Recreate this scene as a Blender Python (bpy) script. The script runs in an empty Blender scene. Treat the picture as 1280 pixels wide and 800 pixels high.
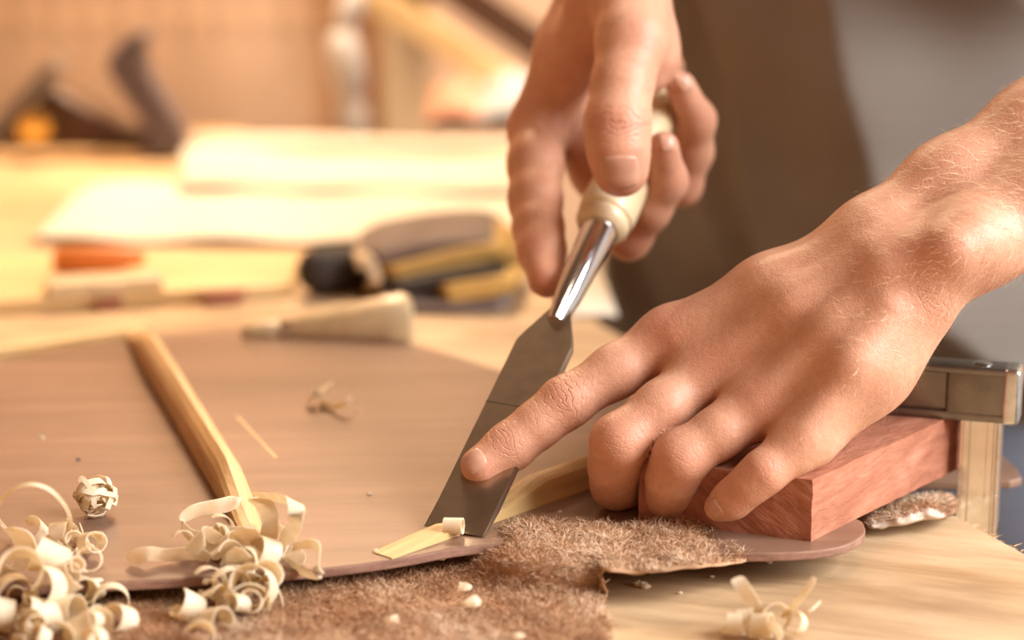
import bpy, math, random
import numpy as np
from mathutils import Vector, Matrix, noise as mnoise

random.seed(7)
np.random.seed(7)
scene = bpy.context.scene
COL = scene.collection

# ------------------------------------------------------------------ camera
S = 0.9                                   # nominal survey units -> metres
PITCH = math.radians(14.0)
FPX = 85.0 / 36.0 * 1280.0                # focal length in pixels of the 1280 frame
CAMH = 0.297                              # camera above the bench top (nominal)
cam_data = bpy.data.cameras.new('camera')
cam = bpy.data.objects.new('camera', cam_data)
COL.objects.link(cam)
cam.location = (0, 0, CAMH * S)
cam.rotation_euler = (math.pi / 2 - PITCH, 0, 0)
cam_data.lens = 85.0
cam_data.sensor_width = 36.0
cam_data.clip_start = 0.02
cam_data.dof.use_dof = True
cam_data.dof.focus_distance = 0.872 * S
cam_data.dof.aperture_fstop = 5.0
scene.camera = cam

# ------------------------------------------------------------------ world and light
world = bpy.data.worlds.new('world')
scene.world = world
world.use_nodes = True
bg = world.node_tree.nodes['Background']
bg.inputs['Color'].default_value = (1.0, 0.93, 0.84, 1)
bg.inputs['Strength'].default_value = 0.9


def area_light(name, loc, target, size, size_y, energy, color):
    ld = bpy.data.lights.new(name, 'AREA')
    ld.shape = 'RECTANGLE'
    ld.size = size
    ld.size_y = size_y
    ld.energy = energy
    ld.color = color
    o = bpy.data.objects.new(name, ld)
    COL.objects.link(o)
    o.location = loc
    o.rotation_euler = (Vector(target) - Vector(loc)).to_track_quat('-Z', 'Y').to_euler()
    return o


# daylight from a tall window beside the bench, at the camera's right
area_light('window_daylight', (1.58, 0.28, 1.00), (0.10, 0.85, 0.03), 1.0, 1.2, 90.0, (0.97, 0.98, 1.0))
# warm shaded work lamp hung above the back of the bench
bl_ = area_light('bench_lamp_light', (-0.10, 1.70, 0.80), (-0.45, 1.46, 0.0), 0.25, 0.25, 12.5, (1.0, 0.73, 0.46))
bl_.data.spread = math.radians(130)
# added warm overhead fill, gives top light on the hands
area_light('overhead_fill_light', (0.30, 0.40, 1.75), (0.05, 0.85, 0.0), 0.5, 0.5, 6.0, (1.0, 0.84, 0.66))

scene.view_settings.view_transform = 'Standard'
scene.view_settings.look = 'None'
scene.view_settings.gamma = 1.0
scene.view_settings.use_curve_mapping = False
scene.view_settings.exposure = 0.0

# ------------------------------------------------------------------ survey helpers
CAM = np.array([0, 0, CAMH])
FW = np.array([0, math.cos(PITCH), -math.sin(PITCH)])
UP = np.array([0, math.sin(PITCH), math.cos(PITCH)])
RT = np.array([1.0, 0, 0])


def P(px, py, d):
    """point seen at (px, py) at nominal axis depth d"""
    return (CAM + d * (FW + (px - 640) / FPX * RT + (400 - py) / FPX * UP)) * S


def G(px, py, z=0.0):
    """point seen at (px, py) on the horizontal plane z (nominal)"""
    r = FW + (px - 640) / FPX * RT + (400 - py) / FPX * UP
    t = (z - CAMH) / r[2]
    return (CAM + t * r) * S


def GD(px, py, z=0.0):
    r = FW + (px - 640) / FPX * RT + (400 - py) / FPX * UP
    return (z - CAMH) / r[2]


def PXM(d):
    return d * S / FPX                     # metres per pixel at nominal depth d


def unit(v):
    v = np.asarray(v, float)
    return v / (np.linalg.norm(v) + 1e-12)


def project(p):
    q = np.asarray(p) / S - CAM
    d = q @ FW
    return 640 + FPX * (q @ RT) / d, 400 - FPX * (q @ UP) / d, d


# ------------------------------------------------------------------ mesh helpers
def tag(o, label=None, cat=None, group=None, kind=None):
    if label:
        o['label'] = label
    if cat:
        o['category'] = cat
    if group:
        o['group'] = group
    if kind:
        o['kind'] = kind
    return o


def empty(name, loc):
    o = bpy.data.objects.new(name, None)
    COL.objects.link(o)
    o.location = Vector(loc)
    o.empty_display_size = 0.02
    return o


def world_loc(o):
    v = Vector(o.location)
    while o.parent is not None:
        o = o.parent
        v = v + Vector(o.location)
    return np.array(v)


def add_mesh(name, verts, faces, mat, parent=None, origin=None, smooth=True, bevel=0.0, bseg=2, subsurf=0, auto=None):
    """verts in world coordinates; objects are never rotated, so parenting is a plain offset"""
    V = np.asarray(verts, float)
    if parent is not None and origin is None:
        origin = world_loc(parent)
    if origin is None:
        origin = np.array([V[:, 0].mean(), V[:, 1].mean(), V[:, 2].min()])
    origin = np.asarray(origin, float)
    me = bpy.data.meshes.new(name)
    me.from_pydata((V - origin).tolist(), [], [list(map(int, f)) for f in faces])
    me.validate()
    me.update()
    if smooth:
        me.polygons.foreach_set('use_smooth', [True] * len(me.polygons))
    o = bpy.data.objects.new(name, me)
    COL.objects.link(o)
    if mat is not None:
        me.materials.append(mat)
    if parent is not None:
        o.parent = parent
        o.location = Vector(origin - world_loc(parent))
    else:
        o.location = Vector(origin)
    if bevel:
        b = o.modifiers.new('bevel', 'BEVEL')
        b.width = bevel
        b.segments = bseg
        b.limit_method = 'ANGLE'
        b.angle_limit = math.radians(35)
        if smooth:
            b.harden_normals = False
    if subsurf:
        s = o.modifiers.new('sub', 'SUBSURF')
        s.levels = subsurf
        s.render_levels = subsurf
    if auto is not None and smooth:
        # sharp edges by angle
        import bmesh
        bm = bmesh.new()
        bm.from_mesh(me)
        for e in bm.edges:
            if len(e.link_faces) == 2 and e.calc_face_angle(0) > auto:
                e.smooth = False
        bm.to_mesh(me)
        bm.free()
    return o


class MB:
    def __init__(self):
        self.v = []
        self.f = []

    def add(self, verts, faces):
        n = len(self.v)
        self.v.extend([tuple(map(float, q)) for q in verts])
        self.f.extend([[i + n for i in f] for f in faces])
        return self

    def box(self, c, ax, ay, az, hx, hy, hz):
        c, ax, ay, az = map(np.asarray, (c, ax, ay, az))
        vs = []
        for sz in (-1, 1):
            for sy in (-1, 1):
                for sx in (-1, 1):
                    vs.append(c + ax * hx * sx + ay * hy * sy + az * hz * sz)
        fs = [[0, 2, 3, 1], [4, 5, 7, 6], [0, 1, 5, 4], [2, 6, 7, 3], [0, 4, 6, 2], [1, 3, 7, 5]]
        return self.add(vs, fs)

    def abox(self, x0, x1, y0, y1, z0, z1):
        return self.box(((x0 + x1) / 2, (y0 + y1) / 2, (z0 + z1) / 2), (1, 0, 0), (0, 1, 0), (0, 0, 1),
                        abs(x1 - x0) / 2, abs(y1 - y0) / 2, abs(z1 - z0) / 2)

    def prism(self, poly, vec):
        """closed polygon (3d points) swept by vec"""
        poly = [np.asarray(p, float) for p in poly]
        n = len(poly)
        vec = np.asarray(vec, float)
        nrm = np.zeros(3)
        for i in range(n):
            nrm += np.cross(poly[i], poly[(i + 1) % n])
        if nrm @ vec > 0:
            poly = poly[::-1]
        vs = poly + [p + vec for p in poly]
        fs = [list(range(n)), [n + i for i in range(n)][::-1]]
        for i in range(n):
            j = (i + 1) % n
            fs.append([i, n + i, n + j, j])
        return self.add(vs, fs)

    def lathe(self, p0, axis, prof, seg=32, squash=None):
        """prof: list of (distance along axis, radius)"""
        a = unit(axis)
        u = unit(np.cross(a, (0.3, 0.1, 1.0)))
        w = np.cross(a, u)
        vs, fs = [], []
        for (t, r) in prof:
            for i in range(seg):
                an = 2 * math.pi * i / seg
                vs.append(np.asarray(p0) + a * t + (u * math.cos(an) + w * math.sin(an)) * r)
        m = len(prof)
        for k in range(m - 1):
            for i in range(seg):
                j = (i + 1) % seg
                fs.append([k * seg + i, k * seg + j, (k + 1) * seg + j, (k + 1) * seg + i])
        fs.append([i for i in range(seg)][::-1])
        fs.append([(m - 1) * seg + i for i in range(seg)])
        return self.add(vs, fs)

    def ribbon(self, path, wdir, width, th):
        """thin strip of wood: path points, width direction (per point or one), width (one or per point)"""
        path = np.asarray(path, float)
        n = len(path)
        wd = np.asarray(wdir, float)
        if wd.ndim == 1:
            wd = np.repeat(wd[None], n, 0)
        wi = np.asarray(width, float)
        if wi.ndim == 0:
            wi = np.repeat(wi, n)
        tan = np.gradient(path, axis=0)
        vs, fs = [], []
        for i in range(n):
            t = unit(tan[i])
            w = unit(wd[i] - t * (wd[i] @ t))
            nn = np.cross(t, w)
            a, b = path[i] - w * wi[i] / 2, path[i] + w * wi[i] / 2
            vs += [a + nn * th / 2, b + nn * th / 2, b - nn * th / 2, a - nn * th / 2]
        for i in range(n - 1):
            for k in range(4):
                j = (k + 1) % 4
                fs.append([4 * i + k, 4 * i + j, 4 * (i + 1) + j, 4 * (i + 1) + k])
        fs.append([0, 3, 2, 1])
        e = 4 * (n - 1)
        fs.append([e, e + 1, e + 2, e + 3])
        return self.add(vs, fs)

    def build(self, name, mat, parent=None, **kw):
        return add_mesh(name, self.v, self.f, mat, parent, **kw)


# ------------------------------------------------------------------ materials
def new_mat(name):
    m = bpy.data.materials.new(name)
    m.use_nodes = True
    nt = m.node_tree
    b = nt.nodes['Principled BSDF']
    return m, nt, b


def N(nt, kind, **kw):
    n = nt.nodes.new(kind)
    for k, v in kw.items():
        if k in n.inputs.keys():
            n.inputs[k].default_value = v
        else:
            setattr(n, k, v)
    return n


def coords(nt, scale=(1, 1, 1), rot=(0, 0, 0), kind='Object'):
    tc = N(nt, 'ShaderNodeTexCoord')
    mp = N(nt, 'ShaderNodeMapping')
    mp.vector_type = 'TEXTURE'
    mp.inputs['Scale'].default_value = tuple(1.0 / q_ for q_ in scale)
    mp.inputs['Rotation'].default_value = rot
    nt.links.new(tc.outputs[kind], mp.inputs['Vector'])
    return mp.outputs['Vector']


def ramp(nt, fac, stops):
    r = N(nt, 'ShaderNodeValToRGB')
    el = r.color_ramp.elements
    while len(el) < len(stops):
        el.new(0.5)
    for e, (p, c) in zip(el, stops):
        e.position = p
        e.color = (c[0], c[1], c[2], 1)
    nt.links.new(fac, r.inputs['Fac'])
    return r.outputs['Color']


def mixc(nt, a, b, fac, mode='MIX'):
    m = N(nt, 'ShaderNodeMix')
    m.data_type = 'RGBA'
    m.blend_type = mode
    for sock, val in ((m.inputs[6], a), (m.inputs[7], b), (m.inputs[0], fac)):
        if hasattr(val, 'is_output'):
            nt.links.new(val, sock)
        else:
            sock.default_value = val if isinstance(val, (int, float)) else (val[0], val[1], val[2], 1)
    return m.outputs[2]


def bump(nt, b, height, strength, dist):
    bp = N(nt, 'ShaderNodeBump')
    bp.inputs['Strength'].default_value = strength
    bp.inputs['Distance'].default_value = dist
    nt.links.new(height, bp.inputs['Height'])
    nt.links.new(bp.outputs['Normal'], b.inputs['Normal'])


def noise_tex(nt, vec, scale, detail=5, rough=0.55, dist=0.0):
    n = N(nt, 'ShaderNodeTexNoise')
    n.inputs['Scale'].default_value = scale
    n.inputs['Detail'].default_value = detail
    n.inputs['Roughness'].default_value = rough
    n.inputs['Distortion'].default_value = dist
    nt.links.new(vec, n.inputs['Vector'])
    return n.outputs['Fac']


def wood(name, c_dark, c_mid, c_light, stretch=(6, 90, 90), rot=(0, 0, 0), rough=0.5, bump_s=0.25, bump_d=0.0006, spec=0.4,
         pores=0.0, blotch=0.35):
    m, nt, b = new_mat(name)
    v = coords(nt, stretch, rot)
    v2 = coords(nt, tuple(s * 3.1 for s in stretch), rot)
    n1 = noise_tex(nt, v, 1.0, 6, 0.6, 0.6)
    n2 = noise_tex(nt, v2, 1.0, 4, 0.6, 0.2)
    c = ramp(nt, n1, [(0.30, c_dark), (0.52, c_mid), (0.72, c_light)])
    c2 = ramp(nt, n2, [(0.35, (0.62, 0.60, 0.58)), (0.6, (1, 1, 1))])
    c = mixc(nt, c, c2, 0.45, 'MULTIPLY')
    n3 = noise_tex(nt, coords(nt, (1, 1, 1)), 14.0, 3, 0.5)
    c3 = ramp(nt, n3, [(0.3, (0.72, 0.68, 0.66)), (0.65, (1.1, 1.08, 1.05))])
    c = mixc(nt, c, c3, blotch, 'MULTIPLY')
    nt.links.new(c, b.inputs['Base Color'])
    b.inputs['Roughness'].default_value = rough
    b.inputs['Specular IOR Level'].default_value = spec
    bump(nt, b, n2, bump_s, bump_d)
    return m


def plain(name, col, rough=0.5, metal=0.0, var=0.12, scale=60, spec=0.5, bump_s=0.0, bump_d=0.0005):
    m, nt, b = new_mat(name)
    n1 = noise_tex(nt, coords(nt), scale, 4, 0.55)
    lo = tuple(max(0, x * (1 - var)) for x in col)
    hi = tuple(min(1, x * (1 + var)) for x in col)
    nt.links.new(ramp(nt, n1, [(0.3, lo), (0.7, hi)]), b.inputs['Base Color'])
    b.inputs['Roughness'].default_value = rough
    b.inputs['Metallic'].default_value = metal
    b.inputs['Specular IOR Level'].default_value = spec
    if bump_s:
        bump(nt, b, n1, bump_s, bump_d)
    return m


M = {}
M['plate'] = wood('walnut_plate', (0.180, 0.098, 0.062), (0.230, 0.130, 0.085), (0.275, 0.160, 0.106), (4, 48, 48), (0, 0, 0.06), 0.33, 0.08, 0.0002, 0.5, blotch=0.55)
M['plate_edge'] = wood('plate_edge', (0.20, 0.10, 0.07), (0.30, 0.16, 0.11), (0.40, 0.23, 0.16), (60, 60, 200), (0, 0, 0), 0.7)
M['bench'] = wood('pine_bench', (0.47, 0.30, 0.155), (0.62, 0.43, 0.25), (0.72, 0.54, 0.34), (8, 46, 46), (0, 0, -0.35), 0.55, 0.5, 0.0008, 0.35, blotch=0.9)
M['spruce'] = wood('spruce', (0.60, 0.36, 0.155), (0.74, 0.48, 0.23), (0.84, 0.60, 0.34), (5, 140, 60), (0, 0, 1.80), 0.55, 0.1, 0.0002)
M['spruce_b'] = wood('spruce_b', (0.52, 0.33, 0.13), (0.66, 0.44, 0.19), (0.78, 0.57, 0.30), (5, 140, 60), (0, 0, 0.85), 0.55, 0.1, 0.0002)
M['block'] = wood('mahogany_block', (0.31, 0.115, 0.066), (0.43, 0.175, 0.105), (0.54, 0.25, 0.165), (30, 30, 120), (0.5, 0.35, 0.2), 0.75, 0.7, 0.0012, 0.2, blotch=0.5)
M['handle'] = wood('boxwood_handle', (0.66, 0.50, 0.28), (0.76, 0.61, 0.38), (0.82, 0.68, 0.46), (40, 40, 6), (0.3, 0.4, 0), 0.32, 0.05, 0.0002, 0.5, blotch=0.15)
M['wall'] = wood('wall_board', (0.66, 0.40, 0.22), (0.74, 0.46, 0.27), (0.80, 0.52, 0.32), (3, 3, 2), (0, 0, 0), 0.8, 0.05)
M['post'] = wood('post_wood', (0.55, 0.35, 0.17), (0.66, 0.43, 0.22), (0.74, 0.52, 0.30), (20, 20, 3), (0, 0, 0), 0.7)
M['floor'] = wood('floor_wood', (0.12, 0.08, 0.05), (0.18, 0.12, 0.08), (0.24, 0.17, 0.11), (2, 14, 14), (0, 0, 0), 0.6)
M['board'] = wood('pale_board', (0.68, 0.46, 0.20), (0.78, 0.56, 0.27), (0.84, 0.64, 0.35), (4, 40, 40), (0, 0, 0.1), 0.5)
M['dark_wood'] = wood('dark_wood', (0.06, 0.028, 0.016), (0.095, 0.045, 0.026), (0.13, 0.065, 0.038), (20, 20, 60), (0, 0.5, 0), 0.25, 0.05, 0.0002, 0.6)
M['steel'] = plain('chisel_steel', (0.46, 0.385, 0.30), 0.28, 1.0, 0.10, 160)
M['chrome'] = plain('polished_steel', (0.72, 0.72, 0.74), 0.10, 1.0, 0.03)
M['clamp_steel'] = plain('clamp_steel', (0.21, 0.195, 0.175), 0.33, 1.0, 0.18, 120, bump_s=0.3, bump_d=0.0004)
M['bar_steel'] = plain('bar_steel', (0.74, 0.72, 0.68), 0.16, 1.0, 0.10, 90)
M['cast'] = plain('cast_iron', (0.09, 0.085, 0.08), 0.45, 0.6)
M['iron'] = plain('plane_iron', (0.35, 0.34, 0.33), 0.3, 1.0)
M['brass'] = plain('brass', (0.80, 0.52, 0.16), 0.22, 1.0)
M['paper'] = plain('paper', (0.76, 0.70, 0.60), 0.7, 0, 0.03, 10)
M['white'] = plain('white_plastic', (0.80, 0.82, 0.86), 0.4, 0, 0.03)
M['glove_dark'] = plain('glove_dark', (0.028, 0.018, 0.013), 0.75, 0, 0.3)
M['glove_tan'] = plain('glove_tan', (0.50, 0.30, 0.08), 0.7, 0, 0.2, 40)
M['glove_grey'] = plain('glove_grey', (0.17, 0.12, 0.10), 0.8, 0, 0.2, 40)
M['glove_cream'] = plain('glove_cream', (0.66, 0.50, 0.32), 0.8, 0, 0.1, 40)
M['rag_pink'] = plain('rag_pink', (0.70, 0.34, 0.22), 0.85, 0, 0.12, 30)
M['rag_white'] = plain('rag_white', (0.52, 0.53, 0.54), 0.85, 0, 0.06, 30)
M['orange'] = plain('orange_plastic', (0.75, 0.22, 0.04), 0.5)
M['hide'] = plain('hide', (0.58, 0.47, 0.37), 0.8, 0, 0.1)
M['shoe'] = plain('shoe_leather', (0.05, 0.035, 0.028), 0.5)
M['tote'] = plain('tote_reflection_tint', (0.15, 0.125, 0.145), 0.3, 0, 0.1)  # grey-lavender base colour paints in the window reflection on the handle
M['hair'] = plain('head_hair', (0.10, 0.055, 0.025), 0.5)


def mat_shaving():
    m, nt, b = new_mat('shaving_wood')
    n1 = noise_tex(nt, coords(nt, (60, 60, 60)), 3.0, 4)
    c = ramp(nt, n1, [(0.3, (0.90, 0.76, 0.53)), (0.6, (0.96, 0.87, 0.70))])
    nt.links.new(c, b.inputs['Base Color'])
    b.inputs['Roughness'].default_value = 0.5
    tr = N(nt, 'ShaderNodeBsdfTranslucent')
    nt.links.new(c, tr.inputs['Color'])
    mx = N(nt, 'ShaderNodeMixShader')
    mx.inputs[0].default_value = 0.42
    nt.links.new(b.outputs[0], mx.inputs[1])
    nt.links.new(tr.outputs[0], mx.inputs[2])
    nt.links.new(mx.outputs[0], nt.nodes['Material Output'].inputs['Surface'])
    return m


M['shaving'] = mat_shaving()


def mat_fibre(name, stops):
    m, nt, b = new_mat(name)
    at = N(nt, 'ShaderNodeAttribute', attribute_name='tone')
    c = ramp(nt, at.outputs['Fac'], stops)
    nt.links.new(c, b.inputs['Base Color'])
    b.inputs['Roughness'].default_value = 0.8
    b.inputs['Specular IOR Level'].default_value = 0.2
    return m


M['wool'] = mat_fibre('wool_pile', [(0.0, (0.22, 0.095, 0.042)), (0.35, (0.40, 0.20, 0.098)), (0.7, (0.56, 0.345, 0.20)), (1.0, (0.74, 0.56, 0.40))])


def mat_skin():
    m, nt, b = new_mat('skin')
    v = coords(nt)
    at = N(nt, 'ShaderNodeAttribute', attribute_name='flush')
    n1 = noise_tex(nt, v, 60.0, 4, 0.55)
    n2 = noise_tex(nt, v, 420.0, 3, 0.6)
    c = ramp(nt, n1, [(0.3, (0.55, 0.272, 0.165)), (0.7, (0.65, 0.352, 0.228))])
    cm = ramp(nt, n2, [(0.35, (0.86, 0.80, 0.78)), (0.6, (1, 1, 1))])
    c = mixc(nt, c, cm, 0.5, 'MULTIPLY')
    c = mixc(nt, c, (0.54, 0.20, 0.125), at.outputs['Fac'])
    nt.links.new(c, b.inputs['Base Color'])
    b.inputs['Roughness'].default_value = 0.46
    b.inputs['Specular IOR Level'].default_value = 0.38
    b.inputs['Subsurface Weight'].default_value = 0.25
    b.inputs['Subsurface Radius'].default_value = (1.0, 0.35, 0.2)
    b.inputs['Subsurface Scale'].default_value = 0.003
    vo = N(nt, 'ShaderNodeTexVoronoi', feature='DISTANCE_TO_EDGE')
    vo.inputs['Scale'].default_value = 820.0
    wv = N(nt, 'ShaderNodeVectorMath', operation='ADD')
    nt.links.new(v, wv.inputs[0])
    nt.links.new(wv.outputs[0], vo.inputs['Vector'])
    mr = N(nt, 'ShaderNodeMath', operation='MINIMUM')
    nt.links.new(vo.outputs['Distance'], mr.inputs[0])
    mr.inputs[1].default_value = 0.25
    ad = N(nt, 'ShaderNodeMath', operation='ADD')
    nt.links.new(mr.outputs[0], ad.inputs[0])
    nt.links.new(n2, ad.inputs[1])
    # fine pores first, knuckle creases on top
    bp1 = N(nt, 'ShaderNodeBump')
    bp1.inputs['Strength'].default_value = 0.42
    bp1.inputs['Distance'].default_value = 0.0004
    nt.links.new(ad.outputs[0], bp1.inputs['Height'])
    aw = N(nt, 'ShaderNodeAttribute', attribute_name='crease_depth')
    ap = N(nt, 'ShaderNodeAttribute', attribute_name='crease_phase')
    nz = noise_tex(nt, v, 170.0, 3, 0.6)

    def mth(op, a_, b_=None):
        q_ = N(nt, 'ShaderNodeMath', operation=op)
        for k_, val in ((0, a_), (1, b_)):
            if val is None:
                continue
            if hasattr(val, 'is_output'):
                nt.links.new(val, q_.inputs[k_])
            else:
                q_.inputs[k_].default_value = val
        return q_.outputs[0]
    ph_ = mth('ADD', ap.outputs['Fac'], mth('MULTIPLY', nz, 3.0))
    sn_ = mth('ABSOLUTE', mth('SINE', mth('MULTIPLY', ph_, math.pi)))
    cr_ = mth('SUBTRACT', 1.0, mth('MINIMUM', mth('MULTIPLY', sn_, 2.2), 1.0))
    brk = mth('MINIMUM', mth('MAXIMUM', mth('MULTIPLY', mth('SUBTRACT', noise_tex(nt, v, 260.0, 2), 0.30), 4.0), 0.1), 1.0)
    hgt = mth('MULTIPLY', mth('MULTIPLY', cr_, brk), mth('MULTIPLY', aw.outputs['Fac'], -1.0))
    bp2 = N(nt, 'ShaderNodeBump')
    bp2.inputs['Strength'].default_value = 1.0
    bp2.inputs['Distance'].default_value = 0.00042
    nt.links.new(hgt, bp2.inputs['Height'])
    nt.links.new(bp1.outputs['Normal'], bp2.inputs['Normal'])
    nt.links.new(bp2.outputs['Normal'], b.inputs['Normal'])
    return m


M['skin'] = mat_skin()
M['nail'] = plain('fingernail', (0.53, 0.285, 0.19), 0.33, 0, 0.06, 200, 0.5)
M['nail'].node_tree.nodes['Principled BSDF'].inputs['Subsurface Weight'].default_value = 0.2
M['nail'].node_tree.nodes['Principled BSDF'].inputs['Subsurface Scale'].default_value = 0.002
M['armhair'] = plain('arm_hair', (0.80, 0.56, 0.32), 0.4, 0, 0.1)


def mat_cloth(name, c0, c1, weave=900.0):
    m, nt, b = new_mat(name)
    v = coords(nt)
    n1 = noise_tex(nt, v, 9.0, 4, 0.5)
    c = ramp(nt, n1, [(0.3, c0), (0.7, c1)])
    w1 = N(nt, 'ShaderNodeTexWave', bands_direction='Z')
    w1.inputs['Scale'].default_value = weave / 20
    w1.inputs['Distortion'].default_value = 1.5
    nt.links.new(v, w1.inputs['Vector'])
    w2 = N(nt, 'ShaderNodeTexNoise')
    w2.inputs['Scale'].default_value = weave
    nt.links.new(v, w2.inputs['Vector'])
    mu = N(nt, 'ShaderNodeMath', operation='MULTIPLY')
    nt.links.new(w1.outputs['Fac'], mu.inputs[0])
    nt.links.new(w2.outputs['Fac'], mu.inputs[1])
    nt.links.new(c, b.inputs['Base Color'])
    b.inputs['Roughness'].default_value = 0.95
    b.inputs['Specular IOR Level'].default_value = 0.1
    bump(nt, b, mu.outputs[0], 0.3, 0.0006)
    return m


M['shirt'] = mat_cloth('grey_cloth', (0.195, 0.168, 0.142), (0.255, 0.225, 0.198))
M['denim'] = mat_cloth('denim', (0.10, 0.11, 0.14), (0.15, 0.16, 0.19))
#@@STRUCTURE
# ------------------------------------------------------------------ structure
FLOOR_Z = -0.88
WALL_Y = 1.86
fl = MB().abox(-2.2, 2.4, -1.2, WALL_Y, FLOOR_Z - 0.05, FLOOR_Z).build('floor', M['floor'], smooth=False)
tag(fl, kind='structure')
wb = MB().abox(-2.2, 2.4, WALL_Y, WALL_Y + 0.08, FLOOR_Z, 1.9).build('wall_back', M['wall'], smooth=False)
tag(wb, kind='structure')
wl_ = MB().abox(-2.28, -2.2, -1.2, WALL_Y + 0.08, FLOOR_Z, 1.9).build('wall_left', M['wall'], smooth=False)
tag(wl_, kind='structure')
wf_ = MB().abox(-2.28, 2.4, -1.28, -1.2, FLOOR_Z, 1.9).build('wall_front', M['wall'], smooth=False)
tag(wf_, kind='structure')
ce = MB().abox(-2.28, 2.4, -1.2, WALL_Y + 0.08, 1.9, 1.96).build('ceiling', M['floor'], smooth=False)
tag(ce, kind='structure')

# pegboard holes on the back wall: shallow pale plugs, one joined part
mb = MB()
for ix in range(-22, -3):
    for iz in range(0, 8):
        c = np.array([ix * 0.025, WALL_Y - 0.001, 0.04 + iz * 0.025])
        mb.lathe(c + np.array([0, 0.004, 0]), (0, -1, 0), [(0, 0.0042), (0.005, 0.0042), (0.0052, 0.003)], 8)
ph = mb.build('peg_holes', M['post'], wb, smooth=False)
tag(ph, kind='stuff')


def trim_post(name, x0, x1, y, z0, z1):
    o = MB().abox(x0, x1, y - 0.05, y, z0, z1).build(name, M['post'], smooth=False, bevel=0.003)
    tag(o, kind='structure')
    return o


q0, q1 = P(472, 150, 2.0)[0], P(536, 150, 2.0)[0]
trim_post('trim_1', q0, q1, WALL_Y, FLOOR_Z, 1.9)

# bench ---------------------------------------------------------------
E1, E2 = G(1280, 690), G(742, 400)
ES = (E2[0] - E1[0]) / (E2[1] - E1[1])


def edge_x(y):
    return E1[0] + (y - E1[1]) * ES


BY0, BY1, BX0 = 0.30, 1.60, -1.0
TH = 0.042
bench = empty('workbench', (-0.4, 0.95, FLOOR_Z))
tag(bench, 'pale pine workbench with worn scratched top carrying the wooden plate', 'workbench')
top = [(BX0, BY0), (edge_x(BY0), BY0), (edge_x(BY1), BY1), (BX0, BY1)]
MB().prism([np.array([x, y, -TH]) for x, y in top], (0, 0, TH)).build('bench_top', M['bench'], bench, smooth=False, bevel=0.0015)
for (lx, ly) in ((BX0 + 0.08, BY0 + 0.08), (edge_x(BY0) - 0.12, BY0 + 0.08), (edge_x(BY1) - 0.12, BY1 - 0.08), (BX0 + 0.08, BY1 - 0.08)):
    MB().abox(lx - 0.04, lx + 0.04, ly - 0.04, ly + 0.04, FLOOR_Z, -TH).build('leg', M['bench'], bench, smooth=False, bevel=0.003)
for ly in (BY0 + 0.08, BY1 - 0.08):
    xr = edge_x(ly) - 0.12
    MB().abox(BX0 + 0.12, xr - 0.04, ly - 0.02, ly + 0.02, -TH - 0.12, -TH - 0.002).build('apron_rail', M['bench'], bench, smooth=False)
# splinters along the sawn edge
mb = MB()
for i in range(40):
    y = G(1190 + i * 2.6, 640 + i * 1.35)[1]
    x = edge_x(y)
    p = np.array([x - 0.001, y + random.uniform(-.002, .002), random.uniform(-0.002, 0.0003)])
    d = unit((1, random.uniform(-.8, .4), random.uniform(-.2, .5))) * random.uniform(0.001, 0.004)
    mb.add([p, p + np.array([0, 0.0006, 0]), p + d, p + np.array([0, 0.0003, 0.0004])], [[0, 1, 2], [0, 2, 3], [1, 3, 2], [0, 3, 1]])
tag(mb.build('edge_splinters', M['spruce'], bench, smooth=False), kind='stuff')

# ------------------------------------------------------------------ plate (instrument back)
ZP = 0.0135            # top of the plate (nominal)
ZPB = 0.0100


def smooth_closed(pts, n=6):
    pts = [np.asarray(p, float) for p in pts]
    out = []
    m = len(pts)
    for i in range(m):
        p0, p1, p2, p3 = pts[i - 1], pts[i], pts[(i + 1) % m], pts[(i + 2) % m]
        for k in range(n):
            t = k / n
            out.append(0.5 * ((2 * p1) + (-p0 + p2) * t + (2 * p0 - 5 * p1 + 4 * p2 - p3) * t * t + (-p0 + 3 * p1 - 3 * p2 + p3) * t ** 3))
    return out


def catmull(pts, n=8):
    pts = [np.asarray(p, float) for p in pts]
    pts = [2 * pts[0] - pts[1]] + pts + [2 * pts[-1] - pts[-2]]
    out = []
    for i in range(1, len(pts) - 2):
        p0, p1, p2, p3 = pts[i - 1], pts[i], pts[i + 1], pts[i + 2]
        for k in range(n):
            t = k / n
            out.append(0.5 * ((2 * p1) + (-p0 + p2) * t + (2 * p0 - 5 * p1 + 4 * p2 - p3) * t * t + (-p0 + 3 * p1 - 3 * p2 + p3) * t ** 3))
    out.append(pts[-2])
    return np.array(out)


outline_px = [(-420, 690), (-260, 735), (-60, 738), (90, 730), (250, 722), (400, 711), (500, 698), (580, 684), (680, 678), (800, 686), (900, 691),
              (990, 690), (1040, 685), (1066, 677), (1081, 665), (1078, 652), (1064, 642), (1064, 610), (1085, 570), (1060, 532),
              (960, 515), (820, 500), (700, 482), (610, 458), (530, 433), (440, 418), (330, 411), (200, 419), (80, 436), (-60, 470), (-250, 540), (-400, 610)]
outline = smooth_closed([G(x, y, ZP) for x, y in outline_px], 5)
mb = MB()
mb.prism([p - np.array([0, 0, (ZP - ZPB) * S]) for p in outline], (0, 0, (ZP - ZPB) * S))
plate = mb.build('guitar_back_plate', M['plate'], smooth=False, bevel=0.0006)
tag(plate, 'thin reddish brown wooden instrument plate with rounded outline lying on the bench', 'wood plate')
plate.data.materials.append(M['plate_edge'])
for p in plate.data.polygons:
    if abs(p.normal.z) < 0.5:
        p.material_index = 1

# ------------------------------------------------------------------ braces
ZPm = ZP * S


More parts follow.
